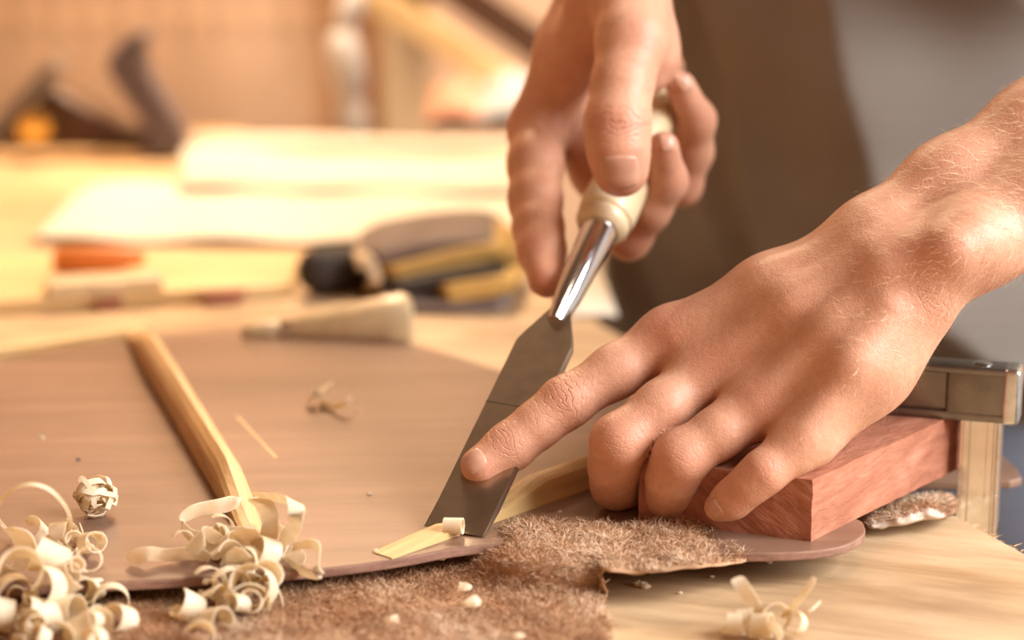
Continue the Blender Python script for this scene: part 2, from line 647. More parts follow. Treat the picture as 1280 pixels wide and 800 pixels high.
def brace(name, A, B, prof, width, mat, ridge=0.45, seg=40):
    """bar along A->B on the plate; prof(t) = height; section with a peaked top"""
    A, B = np.asarray(A), np.asarray(B)
    a = unit(B - A)
    w = unit(np.cross((0, 0, 1), a))
    vs, fs = [], []
    for i in range(seg + 1):
        t = i / seg
        c = A + (B - A) * t
        h = prof(t)
        hs = h * (1 - ridge)
        sec = [(-.5, 0), (-.5, hs), (-.34, hs + (h - hs) * .55), (-.07, h), (.07, h), (.34, hs + (h - hs) * .55), (.5, hs), (.5, 0)]
        for (x, z) in sec:
            vs.append(c + w * x * width + np.array([0, 0, z - 0.0002]))
    for i in range(seg):
        for k in range(8):
            j = (k + 1) % 8
            fs.append([i * 8 + k, i * 8 + j, (i + 1) * 8 + j, (i + 1) * 8 + k])
    fs.append(list(range(8))[::-1])
    fs.append([seg * 8 + k for k in range(8)])
    o = add_mesh(name, vs, fs, mat, smooth=False)
    # outward normals
    import bmesh
    bm = bmesh.new()
    bm.from_mesh(o.data)
    bmesh.ops.recalc_face_normals(bm, faces=bm.faces)
    bm.to_mesh(o.data)
    bm.free()
    return o


def sstep(a, b, x):
    t = np.clip((x - a) / (b - a), 0, 1)
    return t * t * (3 - 2 * t)


def lin(t, pts):
    return float(np.interp(t, [p[0] for p in pts], [p[1] for p in pts]))


b1 = brace('brace', G(330, 690, ZP), G(170, 424, ZP),
           lambda t: lin(t, [(0, .001), (.10, .004), (.22, .0130), (.82, .0140), (.90, .0110), (.93, .0062), (1, .0045)]), 0.0088, M['spruce'], ridge=.30)
tag(b1, 'long pale spruce brace bar with peaked top glued across the brown plate', 'brace')
b2 = brace('brace', G(478, 695, ZP), G(900, 546, ZP),
           lambda t: lin(t, [(0, .0006), (.10, .0022), (.225, .0034), (.30, .0040), (.335, .0052), (.42, .0095), (1, .0105)]), 0.0088, M['spruce_b'], ridge=0.12)
tag(b2, 'golden spruce brace bar being pared under the chisel edge', 'brace')

# thin pencil lines and glue edges on the plate beside the long brace
mb = MB()
a, b_ = G(296, 520, ZP), G(345, 572, ZP)
d = unit(np.cross((0, 0, 1), b_ - a)) * 0.0005
mb.prism([a - d, b_ - d, b_ + d, a + d], (0, 0, 0.00008))
tag(mb.build('pencil_line', M['spruce'], plate, smooth=False), label='faint pale scribed line')

# ------------------------------------------------------------------ fleece under the plate
def fbm(x, y, s, seed=0.0, oct=4):
    return mnoise.fractal(Vector((x * s, y * s, seed)), 1.0, 2.0, oct, noise_basis='PERLIN_ORIGINAL')


def build_fleece(root_label, cells, zfun, tone_fun, step, count, length, name, hide_mat, comb, th=0.0006, mp=lambda x, y: (x, y), sy=None):
    """cells(px,py)->bool on a pixel lattice laid on the bench; zfun nominal height"""
    (x0, x1, y0, y1) = cells[1]
    xs = np.arange(x0, x1 + step, step)
    sy = sy or step
    ys = np.arange(y0, y1 + sy, sy)
    idx = {}
    vs, fs = [], []
    for j, y in enumerate(ys):
        for i, x in enumerate(xs):
            idx[(i, j)] = len(vs)
            vs.append(G(*mp(x, y), zfun(x, y)))
    used = []
    for j in range(len(ys) - 1):
        for i in range(len(xs) - 1):
            cx, cy = xs[i] + step / 2, ys[j] + sy / 2
            if cells[0](cx, cy):
                fs.append([idx[(i, j)], idx[(i, j + 1)], idx[(i + 1, j + 1)], idx[(i + 1, j)]])
                used.append((cx, cy))
    keep = sorted({k for f in fs for k in f})
    remap = {k: n for n, k in enumerate(keep)}
    vs = [vs[k] for k in keep]
    fs = [[remap[k] for k in f] for f in fs]
    V = np.array(vs)
    ec = {}
    for f in fs:
        for k in range(4):
            e = tuple(sorted((f[k], f[(k + 1) % 4])))
            ec[e] = ec.get(e, 0) + 1
    nbr = {}
    for (a, b), c in ec.items():
        if c == 1:
            nbr.setdefault(a, []).append(b)
            nbr.setdefault(b, []).append(a)
    for _ in range(8):
        W = V.copy()
        for a, l in nbr.items():
            W[a] = V[a] * .4 + V[l].mean(0) * .6
        V = W
    vs = list(V)
    o = add_mesh(name, vs, fs, hide_mat)
    tag(o, root_label, 'sheepskin')
    so = o.modifiers.new('solid', 'SOLIDIFY')
    so.thickness = th
    so.offset = -1
    # wool fibres
    rng = np.random.default_rng(3)
    uc = np.array(used)
    wgt = uc[:, 1] * 0 + 1
    pick = rng.integers(0, len(uc), count)
    px = uc[pick, 0] + rng.uniform(-step / 2, step / 2, count)
    py = uc[pick, 1] + rng.uniform(-sy / 2, sy / 2, count)
    vv, tone = [], []
    for a, b in zip(px, py):
        base = G(*mp(a, b), zfun(a, b) - 0.0004)
        n = np.array([0, 0, 1.0])
        cl = fbm(base[0], base[1], 90, 2.0, 2)
        cl2 = fbm(base[0], base[1], 90, 7.0, 2)
        dr = unit(n * 0.75 + np.array([comb[0] + cl * 1.5 + rng.normal() * 0.45, comb[1] + cl2 * 1.5 + rng.normal() * 0.45, rng.normal() * 0.2]))
        L = length * rng.uniform(0.5, 1.2)
        w = unit(np.cross(dr, (rng.normal(), rng.normal(), rng.normal()))) * 0.00013
        mid = base + dr * L * 0.55 + np.array([rng.normal(), rng.normal(), 0]) * L * 0.12
        tip = base + dr * L * 0.9 + np.array([rng.normal(), rng.normal(), rng.normal() * .3 - .3]) * L * 0.3
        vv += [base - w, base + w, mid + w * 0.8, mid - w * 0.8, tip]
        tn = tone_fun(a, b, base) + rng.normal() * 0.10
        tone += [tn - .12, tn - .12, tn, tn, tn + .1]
    n = count
    base = np.arange(n) * 5
    quads = np.stack([base, base + 1, base + 2, base + 3], 1).tolist()
    tris = np.stack([base + 3, base + 2, base + 4], 1).tolist()
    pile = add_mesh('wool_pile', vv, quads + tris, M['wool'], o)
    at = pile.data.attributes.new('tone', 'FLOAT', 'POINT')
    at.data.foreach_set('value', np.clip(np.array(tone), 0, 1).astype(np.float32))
    tag(pile, kind='stuff')
    return o


def fl_cell(x, y):
    jag = 9 * fbm(x, y, 0.02, 5.0, 3)
    if y > 716 + jag * .5:
        return x < 764 + jag * 2.5 + (y - 716) * 0.0
    if x > 600:
        lim_top = 652 + 10 * fbm(x, 3, 0.015, 1.0) + 20 * max(0, (660 - x) / 60.0) + 22 * max(0, (x - 850) / 90.0)
        return x < 936 + jag and y > lim_top and y < 716 - max(0, (x - 800)) * 0.10 + jag * .4
    return True


def fl_z(x, y):
    p = G(x, y)
    zb = 0.0042 + 0.0016 * fbm(p[0], p[1], 40, 1.0)
    w = float(sstep(560, 650, x) * (1 - sstep(690 if x < 752 else 712, 745, y)))
    zt = 0.0150 + 0.0018 * fbm(p[0], p[1], 60, 4.0) - 0.004 * float(sstep(840, 940, x))
    if x < 600:
        zb = min(zb, 0.0070)
    return zb * (1 - w) + zt * w


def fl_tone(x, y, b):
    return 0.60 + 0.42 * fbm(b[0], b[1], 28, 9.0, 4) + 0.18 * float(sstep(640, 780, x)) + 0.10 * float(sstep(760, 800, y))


M['fleece_base'] = plain('fleece_base', (0.46, 0.27, 0.155), 0.9, 0, 0.3, 60, 0.1)
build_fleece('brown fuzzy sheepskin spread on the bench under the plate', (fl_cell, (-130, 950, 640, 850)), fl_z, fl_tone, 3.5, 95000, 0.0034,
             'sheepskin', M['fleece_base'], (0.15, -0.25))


SCX = [1074, 1086, 1100, 1120, 1150, 1180, 1198]


def sc_map(u, v):
    x = 1077 + 120 * u
    top = np.interp(x, SCX, [644, 634, 628, 624, 620, 618, 626])
    bot = np.interp(x, SCX, [650, 660, 661, 658, 652, 648, 640]) + 1.5 * math.sin(u * 17)
    return x, top + (bot - top) * v


def sc_z(u, v):
    crest = np.interp(u, [0, .1, .35, .7, .9, 1], [.001, .0045, .0068, .0085, .0070, .003])
    return float(crest * (0.25 + 0.75 * math.sin(math.pi * (0.12 + 0.80 * v)) ** .7) + .0012 + .0006 * mnoise.noise(Vector((u * 9, v * 4, 0))))


sc_ = build_fleece('small curled scrap of sheepskin lying beside the red block', (lambda u, v: True, (0, 1, 0, 1)), sc_z,
                   lambda u, v, b: 0.66 + 0.4 * fbm(b[0], b[1], 60, 3.0) + .1 * v, 1 / 40., 7000, 0.0026, 'sheepskin_scrap', M['hide'], (0.2, 0.5), th=0.0016,
                   mp=sc_map, sy=1 / 12.)

# ------------------------------------------------------------------ red block
BZ = 0.0365
c0 = G(1013, 677, ZP)                       # near corner
dr_ = unit(G(1197, 586, ZP) - c0)           # along the lit face
dl_ = unit(G(845, 655, ZP) - c0)            # along the shaded face
nr = np.array([-dr_[1], dr_[0], 0])
Lr = np.linalg.norm(G(1204, 583, ZP) - c0)
Wl = 0.058
dl2 = unit(dl_)
poly = [c0, c0 + dr_ * Lr, c0 + dr_ * Lr + dl2 * Wl, c0 + dl2 * Wl]


def rough_block(name, poly, z0, z1, mat, n=(30, 14, 8)):
    """sawn block with slightly uneven faces"""
    p0, p1, p2, p3 = poly
    vs, fs = [], []
    nx, ny, nz = n
    cache = {}

    def vert(i, j, k):
        key = (i, j, k)
        if key not in cache:
            s, t, u = i / nx, j / ny, k / nz
            q = (p0 * (1 - s) + p1 * s) * (1 - t) + (p3 * (1 - s) + p2 * s) * t
            q = np.array([q[0], q[1], z0 + (z1 - z0) * u])
            edge = 1.0
            q = q + np.array([mnoise.noise(Vector(q * 160)), mnoise.noise(Vector(q * 160 + 9)), 0.5 * mnoise.noise(Vector(q * 140 + 5)) * (1 if k else 0)]) * 0.0005
            cache[key] = len(vs)
            vs.append(q)
        return cache[key]
    for i in range(nx):
        for k in range(nz):
            fs.append([vert(i, 0, k), vert(i + 1, 0, k), vert(i + 1, 0, k + 1), vert(i, 0, k + 1)])
            fs.append([vert(i, ny, k), vert(i, ny, k + 1), vert(i + 1, ny, k + 1), vert(i + 1, ny, k)])
    for j in range(ny):
        for k in range(nz):
            fs.append([vert(0, j, k), vert(0, j, k + 1), vert(0, j + 1, k + 1), vert(0, j + 1, k)])
            fs.append([vert(nx, j, k), vert(nx, j + 1, k), vert(nx, j + 1, k + 1), vert(nx, j, k + 1)])
    for i in range(nx):
        for j in range(ny):
            fs.append([vert(i, j, nz), vert(i + 1, j, nz), vert(i + 1, j + 1, nz), vert(i, j + 1, nz)])
            fs.append([vert(i, j, 0), vert(i, j + 1, 0), vert(i + 1, j + 1, 0), vert(i + 1, j, 0)])
    return add_mesh(name, vs, fs, mat, smooth=False)


blk = rough_block('wood_block', poly, ZPm, BZ * S, M['block'])
tag(blk, 'rough sawn red mahogany block clamped on the plate under the hand', 'wood block')

# ------------------------------------------------------------------ bar clamp
cb = G(1222, 645, 0.0)
bx = P(1221.5, 600, 0.934)
ca = unit((P(1262, 530, 0.912) - P(1100, 517, 0.925)) * np.array([1, 1, 0]))   # arm direction, level
cn = np.array([ca[1], -ca[0], 0.0])                                             # towards the camera
if cn[1] > 0:
    cn = -cn
ZA0, ZA1 = BZ * S, (BZ + 0.0212) * S
clamp = empty('bar_clamp', (bx[0], bx[1], -0.30))
tag(clamp, 'steel bar clamp with serrated bar hooked over the bench edge onto the red block', 'clamp')
hw = 23.5 * PXM(0.934)
UPZ = np.array([0, 0, 1.0])
barc = np.array([bx[0], bx[1], 0])
mb = MB()
bt = 0.0036
hc = (ZA1 + 0.30 - 0.003) / 2
mb.box(barc + UPZ * (-0.30 + hc), ca, cn, UPZ, hw, bt, hc)
bar_ = mb.build('bar', M['bar_steel'], clamp, smooth=False, bevel=0.0006)
# a raised rail down each side of the bar
mb = MB()
for s in (-1, 1):
    mb.box(barc + UPZ * (-0.30 + hc) + ca * s * hw * 0.62 + cn * bt, ca, cn, UPZ, hw * 0.20, 0.0006, hc)
mb.build('bar_rail', M['bar_steel'], bar_, smooth=False, bevel=0.0004)
# serrations along the outer edge
mb = MB()
z = -0.20
while z < ZA0 - 0.001:
    e = barc + ca * hw
    mb.prism([e + UPZ * z - cn * bt, e + UPZ * (z + 0.0011) - cn * bt, e + UPZ * (z + 0.0007) + ca * 0.0014 - cn * bt], cn * 2 * bt)
    z += 0.0013
tag(mb.build('serration', M['chrome'], bar_, smooth=False), kind='stuff')
# fixed arm: a channel-shaped jaw with flanges
rx = 640
e_r = (P(1258, 500, 0.926)[0] - barc[0]) / ca[0]
e_l = (P(1030, 500, 0.926)[0] - barc[0]) / ca[0]
armc = barc + cn * 0.001
zc, zh = (ZA0 + ZA1) / 2, (ZA1 - ZA0) / 2
dep = 0.0062
mb = MB()
xm, xh = (e_r + e_l) / 2, (e_r - e_l) / 2
mb.box(armc + ca * xm + UPZ * zc, ca, cn, UPZ, xh, dep - 0.0022, zh - 0.0005)          # web
mb.build('jaw_web', M['clamp_steel'], clamp, smooth=False, bevel=0.0006)
mb = MB()
mb.box(armc + ca * xm + UPZ * (ZA1 - 0.0013), ca, cn, UPZ, xh, dep, 0.0013)
mb.build('jaw_flange', M['clamp_steel'], clamp, smooth=True, bevel=0.0009, bseg=3)
mb = MB()
mb.box(armc + ca * xm + UPZ * (ZA0 + 0.0016), ca, cn, UPZ, xh, dep, 0.0016)
mb.build('jaw_flange', M['clamp_steel'], clamp, smooth=True, bevel=0.0009, bseg=3)
e_m = (P(1186, 500, 0.926)[0] - barc[0]) / ca[0]
mb = MB()
mb.box(armc + ca * (e_r + e_m) / 2 + UPZ * zc, ca, cn, UPZ, (e_r - e_m) / 2, dep - 0.0003, zh - 0.0003)
jh_ = mb.build('jaw_head', M['clamp_steel'], clamp, smooth=True, bevel=0.0012, bseg=3)
# bright rounded end cap
M['cap_steel'] = plain('cap_steel', (0.60, 0.63, 0.63), 0.28, 1.0, 0.2, 150, bump_s=0.3)
mb = MB()
mb.box(armc + ca * (e_r + 0.0015) + UPZ * (zc - 0.0002), ca, cn, UPZ, 0.0030, dep + 0.0004, zh + 0.0004)
mb.build('end_cap', M['cap_steel'], jh_, smooth=True, bevel=0.0018, bseg=4)
# rivet and bar end showing in the top of the jaw
mb = MB()
mb.lathe(armc + UPZ * (ZA1 - 0.0012), (0, 0, 1), [(0, 0.0034), (0.0014, 0.0034), (0.0018, 0.0022)], 20)
mb.build('rivet', M['chrome'], jh_, smooth=True, auto=0.7)
# pad under the far end of the jaw
mb = MB()
mb.lathe(armc + ca * (e_l + 0.008) + UPZ * (ZA0 - 0.0004), (0, 0, 1), [(0, 0.0062), (0.0012, 0.0066), (0.0020, 0.004)], 24)
mb.build('jaw_pad', M['cast'], clamp, smooth=True, auto=0.7)
# sliding jaw with screw and handle below the bench
zs = -0.12
mb = MB()
mb.box(armc + ca * xm + UPZ * zs, ca, cn, UPZ, xh, dep, 0.009)
sj_ = mb.build('sliding_jaw', M['clamp_steel'], clamp, smooth=True, bevel=0.0012)
sx = armc + ca * (e_l + 0.012)
mb = MB()
mb.lathe(sx + UPZ * (-0.21), (0, 0, 1), [(0, .0042)] + [(0.004 + k * 0.0015, .0042 if k % 2 else .0050) for k in range(95)] + [(0.15, .0042)], 16)
mb.build('screw', M['chrome'], sj_, smooth=False)
mb = MB()
mb.lathe(sx + UPZ * (-0.062), (0, 0, 1), [(0, .009), (0.006, .013), (-(-TH) * 0 + 0.0195, .013)], 24)
mb.build('screw_pad', M['cast'], sj_, smooth=True, auto=0.7)
mb = MB()
mb.lathe(sx + UPZ * (-0.30), (0, 0, 1), [(0, .008), (0.004, .0135), (0.05, .015), (0.085, .012), (0.092, .007)], 24)
mb.build('screw_handle', M['dark_wood'], sj_, smooth=True, auto=0.7)

# ------------------------------------------------------------------ chisel
CH_A, CH_B = G(528, 660, ZP + 0.0012), G(607, 668, ZP + 0.0012)
CT = (CH_A + CH_B) / 2
CHJ = P(748, 285, 0.967)                     # where socket meets handle
cax = unit(CHJ - CT)
cw = CH_B - CH_A
cw = unit(cw - cax * (cw @ cax))
cnr = unit(np.cross(cw, cax))
if cnr @ FW > 0:
    cnr = -cnr                               # face normal towards the camera
HWB = 0.5 * np.linalg.norm(CH_B - CH_A) * 0.985
LJ = np.linalg.norm(CHJ - CT)


def t_at(px, py):
    """distance along the chisel axis of a point seen at (px,py)"""
    best, bt_ = 1e9, 0
    for k in range(400):
        t = LJ * k / 300.0
        x, y, _ = project(CT + cax * t)
        e = (x - px) ** 2 + (y - py) ** 2
        if e < best:
            best, bt_ = e, t
    return bt_


t_sh = t_at(677, 428)
t_nk = t_at(702, 384)
chisel = empty('bench_chisel', CT)
tag(chisel, 'wide steel bench chisel with pale turned handle gripped in the hand', 'chisel')
thk = 0.0030
mb = MB()
st = [(0.0, HWB, 0.0003), (0.012, HWB, thk), (t_sh, HWB, thk), (t_sh + (t_nk - t_sh) * 0.25, HWB * 0.86, thk), (t_nk - 0.002, HWB * 0.40, thk),
      (t_nk + 0.003, HWB * 0.34, thk * 1.1), (t_nk + 0.010, HWB * 0.34, thk * 1.1)]
vs, fs = [], []
for (t, h, th) in st:
    c = CT + cax * t
    bev = min(0.0018, h * 0.3)
    sec = [(-h, -th * .85), (-h, -th * .45), (-h + bev * .3, 0), (h - bev * .3, 0), (h, -th * .45), (h, -th * .85), (h - bev, -th), (-h + bev, -th)]
    for (x, n) in sec:
        vs.append(c + cw * x + cnr * n)
for i in range(len(st) - 1):
    for k in range(8):
        j = (k + 1) % 8
        fs.append([i * 8 + k, i * 8 + j, (i + 1) * 8 + j, (i + 1) * 8 + k])
fs.append(list(range(8)))
fs.append([(len(st) - 1) * 8 + k for k in range(8)][::-1])
bl = add_mesh('blade', vs, fs, M['steel'], chisel, smooth=False)
import bmesh as _bm
_b = _bm.new()
_b.from_mesh(bl.data)
_bm.ops.recalc_face_normals(_b, faces=_b.faces)
_b.to_mesh(bl.data)
_b.free()
# fine line ground across the blade
mb = MB()
tl = t_at(600, 500) + 0.004
mb.box(CT + cax * tl + cnr * 0.00002, cw, cax, cnr, HWB * 0.97, 0.00025, 0.00003)
mb.build('grind_line', M['clamp_steel'], chisel, smooth=False)
pxj = PXM(0.967)
axs = CT - cnr * thk * 0.5
mb = MB()
mb.lathe(axs + cax * (t_nk - 0.006), cax, [(0, HWB * .30), (0.006, HWB * .38), (0.012, HWB * .46), (LJ - t_nk + 0.006, 23.5 * pxj), (LJ - t_nk + 0.0075, 22.5 * pxj)], 40)
mb.build('socket', M['chrome'], chisel, smooth=True, auto=0.6)
mb = MB()
r0 = 36 * pxj
mb.lathe(axs + cax * (LJ + 0.0005), cax,
         [(0, r0 * .70), (0.0012, r0 * .86), (0.0030, r0 * .95), (0.0042, r0 * .95), (0.0048, r0 * .90), (0.0056, r0 * .90), (0.0064, r0 * .99), (0.010, r0 * 1.04),
          (0.020, r0 * 1.02), (0.040, r0 * .92), (0.055, r0 * .84), (0.068, r0 * .84), (0.075, r0 * .76), (0.079, r0 * .55), (0.081, r0 * .25)], 40)
mb.build('handle', M['handle'], chisel, smooth=True, auto=0.6)
#@@HAND
# ------------------------------------------------------------------ person: implicit-surface body
def Q(px, py, d, r):
    """joint seen at (px,py), nominal depth d, radius r pixels -> (point, radius in metres)"""
    return (P(px, py, d), r * PXM(d))


def chain(*js):
    return [(js[i][0], js[i + 1][0], js[i][1], js[i + 1][1]) for i in range(len(js) - 1)]


def d_cone(p, c):
    a, b, ra, rb = c
    ba = b - a
    den = float(ba @ ba) + 1e-12
    t = np.clip(((p - a) @ ba) / den, 0, 1)
    q = p - a - t[:, None] * ba
    return np.sqrt((q * q).sum(1)) - (ra + t * (rb - ra))


def smin(a, b, k):
    h = np.maximum(k - np.abs(a - b), 0) / k
    return np.minimum(a, b) - h * h * k * 0.25


class Limb:
    def __init__(self, palm, kp, fingers, kf, kblend, ksep):
        self.palm, self.kp, self.fingers, self.kf, self.kb, self.ks = palm, kp, fingers, kf, kblend, ksep

    def __call__(self, p):
        f = None
        for c in self.palm:
            d = d_cone(p, c)
            f = d if f is None else smin(f, d, self.kp)
        out = f
        for fg in self.fingers:
            g = None
            for c in fg:
                d = d_cone(p, c)
                g = d if g is None else smin(g, d, self.kf)
            out = smin(out, smin(f, g, self.kb), self.ks)
        return out


def grad(F, p, e=0.0004):
    g = np.stack([F(p + np.array(v) * e) - F(p - np.array(v) * e) for v in ((1, 0, 0), (0, 1, 0), (0, 0, 1))], 1)
    return g / (np.linalg.norm(g, axis=1, keepdims=True) + 1e-9)


def surface_net(F, lo, hi, h, smooth=2):
    lo = np.asarray(lo, float)
    B = 8
    nb = np.ceil((np.asarray(hi) - lo) / (h * B)).astype(int)
    n = nb * B
    ax = [lo[i] + (np.arange(nb[i]) + 0.5) * h * B for i in range(3)]
    C = np.stack(np.meshgrid(*ax, indexing='ij'), -1).reshape(-1, 3)
    dc = np.concatenate([F(C[i:i + 200000]) for i in range(0, len(C), 200000)])
    act = np.abs(dc) < h * B * 1.05
    vol = np.repeat(np.repeat(np.repeat(np.where(dc < 0, -1.0, 1.0).astype(np.float32).reshape(nb), B, 0), B, 1), B, 2)
    off = np.stack(np.meshgrid(*[np.arange(B)] * 3, indexing='ij'), -1).reshape(-1, 3)
    ids = np.stack(np.unravel_index(np.nonzero(act)[0], nb), 1) * B
    for s in range(0, len(ids), 400):
        ii = (ids[s:s + 400, None, :] + off[None]).reshape(-1, 3)
        vol[ii[:, 0], ii[:, 1], ii[:, 2]] = F(lo + ii * h)
    ins = vol < 0
    c = ins[:-1, :-1, :-1].astype(np.int8)
    tot = np.zeros_like(c)
    for dx in (0, 1):
        for dy in (0, 1):
            for dz in (0, 1):
                tot += ins[dx:dx + n[0] - 1, dy:dy + n[1] - 1, dz:dz + n[2] - 1]
    cells = np.argwhere((tot > 0) & (tot < 8))
    vid = np.full(tot.shape, -1, np.int32)
    vid[cells[:, 0], cells[:, 1], cells[:, 2]] = np.arange(len(cells))
    acc = np.zeros((len(cells), 3))
    cnt = np.zeros(len(cells))
    cor = [(x, y, z) for x in (0, 1) for y in (0, 1) for z in (0, 1)]
    for a in cor:
        for ax_ in range(3):
            if a[ax_]:
                continue
            b = list(a)
            b[ax_] = 1
            va = vol[cells[:, 0] + a[0], cells[:, 1] + a[1], cells[:, 2] + a[2]]
            vb = vol[cells[:, 0] + b[0], cells[:, 1] + b[1], cells[:, 2] + b[2]]
            m = (va < 0) != (vb < 0)
            t = np.where(m, va / np.where(m, va - vb, 1), 0)
            pt = np.array(a, float)[None] + t[:, None] * (np.array(b) - np.array(a))[None]
            acc += pt * m[:, None]
            cnt += m
    V = lo + (cells + acc / cnt[:, None]) * h
    faces = []
    for ax_ in range(3):
        o1, o2 = [(1, 2), (2, 0), (0, 1)][ax_]
        sl0 = [slice(None)] * 3
        sl1 = [slice(None)] * 3
        sl0[ax_] = slice(0, -1)
        sl1[ax_] = slice(1, None)
        a, b = ins[tuple(sl0)], ins[tuple(sl1)]
        ed = np.argwhere(a != b)
        ok = (ed[:, o1] > 0) & (ed[:, o2] > 0) & (ed[:, o1] < n[o1] - 1) & (ed[:, o2] < n[o2] - 1)
        ed = ed[ok]
        e1 = np.zeros(3, int)
        e1[o1] = 1
        e2 = np.zeros(3, int)
        e2[o2] = 1
        q = [ed - e1 - e2, ed - e2, ed, ed - e1]
        f = np.stack([vid[x[:, 0], x[:, 1], x[:, 2]] for x in q], 1)
        flip = ~a[ed[:, 0], ed[:, 1], ed[:, 2]]
        f[flip] = f[flip][:, ::-1]
        faces.append(f)
    Fc = np.concatenate(faces)
    Fc = Fc[(Fc >= 0).all(1)]
    for _ in range(smooth):
        s = np.zeros_like(V)
        k = np.zeros(len(V))
        for i in range(4):
            a, b = Fc[:, i], Fc[:, (i + 1) % 4]
            np.add.at(s, a, V[b])
            np.add.at(s, b, V[a])
            np.add.at(k, a, 1)
            np.add.at(k, b, 1)
        mask = k > 0
        V[mask] = V[mask] * 0.4 + 0.6 * (s[mask] / k[mask][:, None])
    return V, Fc


# ---- left hand (pressing the blade) and forearm
Li = chain(Q(838, 424, .905, 37), Q(770, 464, .898, 32), Q(706, 504, .893, 31), Q(672, 531, .891, 28), Q(638, 558, .889, 28.5), Q(600, 583, .8845, 25))
Lm = chain(Q(884, 466, .893, 37), Q(828, 510, .880, 33), Q(774, 553, .874, 34), Q(769, 583, .882, 31), Q(770, 606, .890, 29), Q(800, 613, .903, 24))
Lr_ = chain(Q(948, 508, .875, 36), Q(900, 540, .868, 31), Q(851, 572, .866, 33), Q(840, 598, .872, 30), Q(838, 619, .880, 28), Q(864, 628, .892, 23))
Lp = chain(Q(1008, 548, .861, 31), Q(984, 568, .856, 26), Q(955, 590, .853, 26), Q(934, 608, .855, 22.5), Q(914, 625, .859, 22), Q(897, 635, .863, 17))
Lt = chain(Q(1060, 390, .915, 42), Q(980, 440, .930, 34), Q(920, 490, .930, 30), Q(880, 530, .925, 26))
palmL = (chain(Q(838, 424, .905, 36), Q(960, 362, .900, 34), Q(1085, 300, .896, 41))
         + chain(Q(884, 466, .893, 36), Q(990, 392, .888, 39), Q(1110, 318, .884, 47))
         + chain(Q(948, 508, .877, 34), Q(1040, 425, .876, 39), Q(1130, 345, .874, 45))
         + chain(Q(1008, 548, .862, 31), Q(1078, 455, .864, 36), Q(1143, 372, .868, 39))
         + chain(Q(1030, 530, .872, 30), Q(1085, 460, .872, 43), Q(1135, 395, .875, 43))
         + chain(Q(900, 470, .905, 28), Q(1060, 400, .905, 46))
         + chain(Q(1095, 294, .890, 43), Q(1190, 238, .898, 56), Q(1310, 172, .905, 69), Q(1440, 108, .908, 76))
         + chain(Q(1150, 340, .868, 43), Q(1220, 305, .873, 48), Q(1320, 255, .882, 62), Q(1440, 195, .890, 72))
         + chain(Q(1192, 312, .8555, 29), Q(1210, 302, .859, 29))
         # tendons raised over the back of the hand
         + chain(Q(846, 416, .8938, 12), Q(960, 352, .8864, 6), Q(1060, 305, .8826, 4))
         + chain(Q(890, 455, .8818, 12), Q(990, 380, .8748, 6), Q(1085, 320, .8702, 4))
         + chain(Q(950, 497, .8654, 12), Q(1040, 415, .8629, 5), Q(1105, 345, .8612, 3))
         + chain(Q(1008, 538, .8520, 11), Q(1065, 455, .8530, 4), Q(1110, 390, .8555, 3)))
limbL = Limb(palmL, 0.0120, [Li, Lm, Lr_, Lp, Lt], 0.0045, 0.0080, 0.0007)

# ---- right hand (gripping the handle)
Ri = chain(Q(673, 160, 1.025, 35), Q(669, 205, 1.008, 33.5), Q(669, 250, .995, 32), Q(673, 285, .984, 30), Q(677, 313, .975, 28.5), Q(684, 349, .962, 24))
Rm = chain(Q(700, 120, 1.040, 35), Q(742, 215, 1.030, 28), Q(786, 297, 1.005, 26), Q(812, 262, .995, 25), Q(833, 226, .988, 25), Q(829, 184, .975, 20))
Rr = chain(Q(728, 80, 1.062, 33), Q(790, 170, 1.060, 26), Q(852, 232, 1.032, 24), Q(866, 190, 1.025, 24), Q(869, 150, 1.015, 24), Q(851, 108, .998, 19))
Rp = chain(Q(755, 45, 1.082, 29), Q(800, 110, 1.085, 24), Q(822, 130, 1.068, 22), Q(832, 85, 1.05, 20), Q(818, 52, 1.030, 17))
Rt = chain(Q(790, -20, .985, 50), Q(790, 50, .964, 44), Q(778, 105, .955, 37), Q(772, 152, .950, 39), Q(773, 185, .948, 37), Q(776, 212, .950, 35))
palmR = (chain(Q(673, 160, 1.025, 35), Q(715, 60, 1.02, 40), Q(765, -60, 1.03, 52))
         + chain(Q(700, 120, 1.040, 34), Q(768, -70, 1.045, 50))
         + chain(Q(728, 80, 1.062, 32), Q(785, -70, 1.058, 48))
         + chain(Q(755, 45, 1.082, 29), Q(800, -70, 1.068, 44))
         + chain(Q(712, 80, 1.008, 28), Q(760, 0, .995, 46), Q(785, -60, 1.01, 54))
         + chain(Q(804, 40, .985, 40), Q(806, 70, .985, 37), Q(800, 88, .985, 30))
         + chain(Q(782, -60, 1.040, 60), Q(775, -160, 1.07, 62)))
limbR = Limb(palmR, 0.0085, [Ri, Rm, Rr, Rp, Rt], 0.0045, 0.0070, 0.0007)


def bounds(limb, pad=0.006):
    pts = [c[0] for c in limb.palm] + [c[1] for c in limb.palm]
    rs = max(max(c[2], c[3]) for c in limb.palm)
    lo = np.min([np.minimum(c[0], c[1]) - max(c[2], c[3]) for g in [limb.palm] + limb.fingers for c in g], 0) - pad
    hi = np.max([np.maximum(c[0], c[1]) + max(c[2], c[3]) for g in [limb.palm] + limb.fingers for c in g], 0) + pad
    return lo, hi


HRES = 0.00085
loL, hiL = bounds(limbL)
hiL[0] = P(1400, 200, .9)[0]
VL, FL = surface_net(limbL, loL, hiL, HRES)
loR, hiR = bounds(limbR)
hiR[2] = P(770, -90, 1.0)[2]
VR, FR = surface_net(limbR, loR, hiR, HRES)


def sink_nose(*a):
    return None


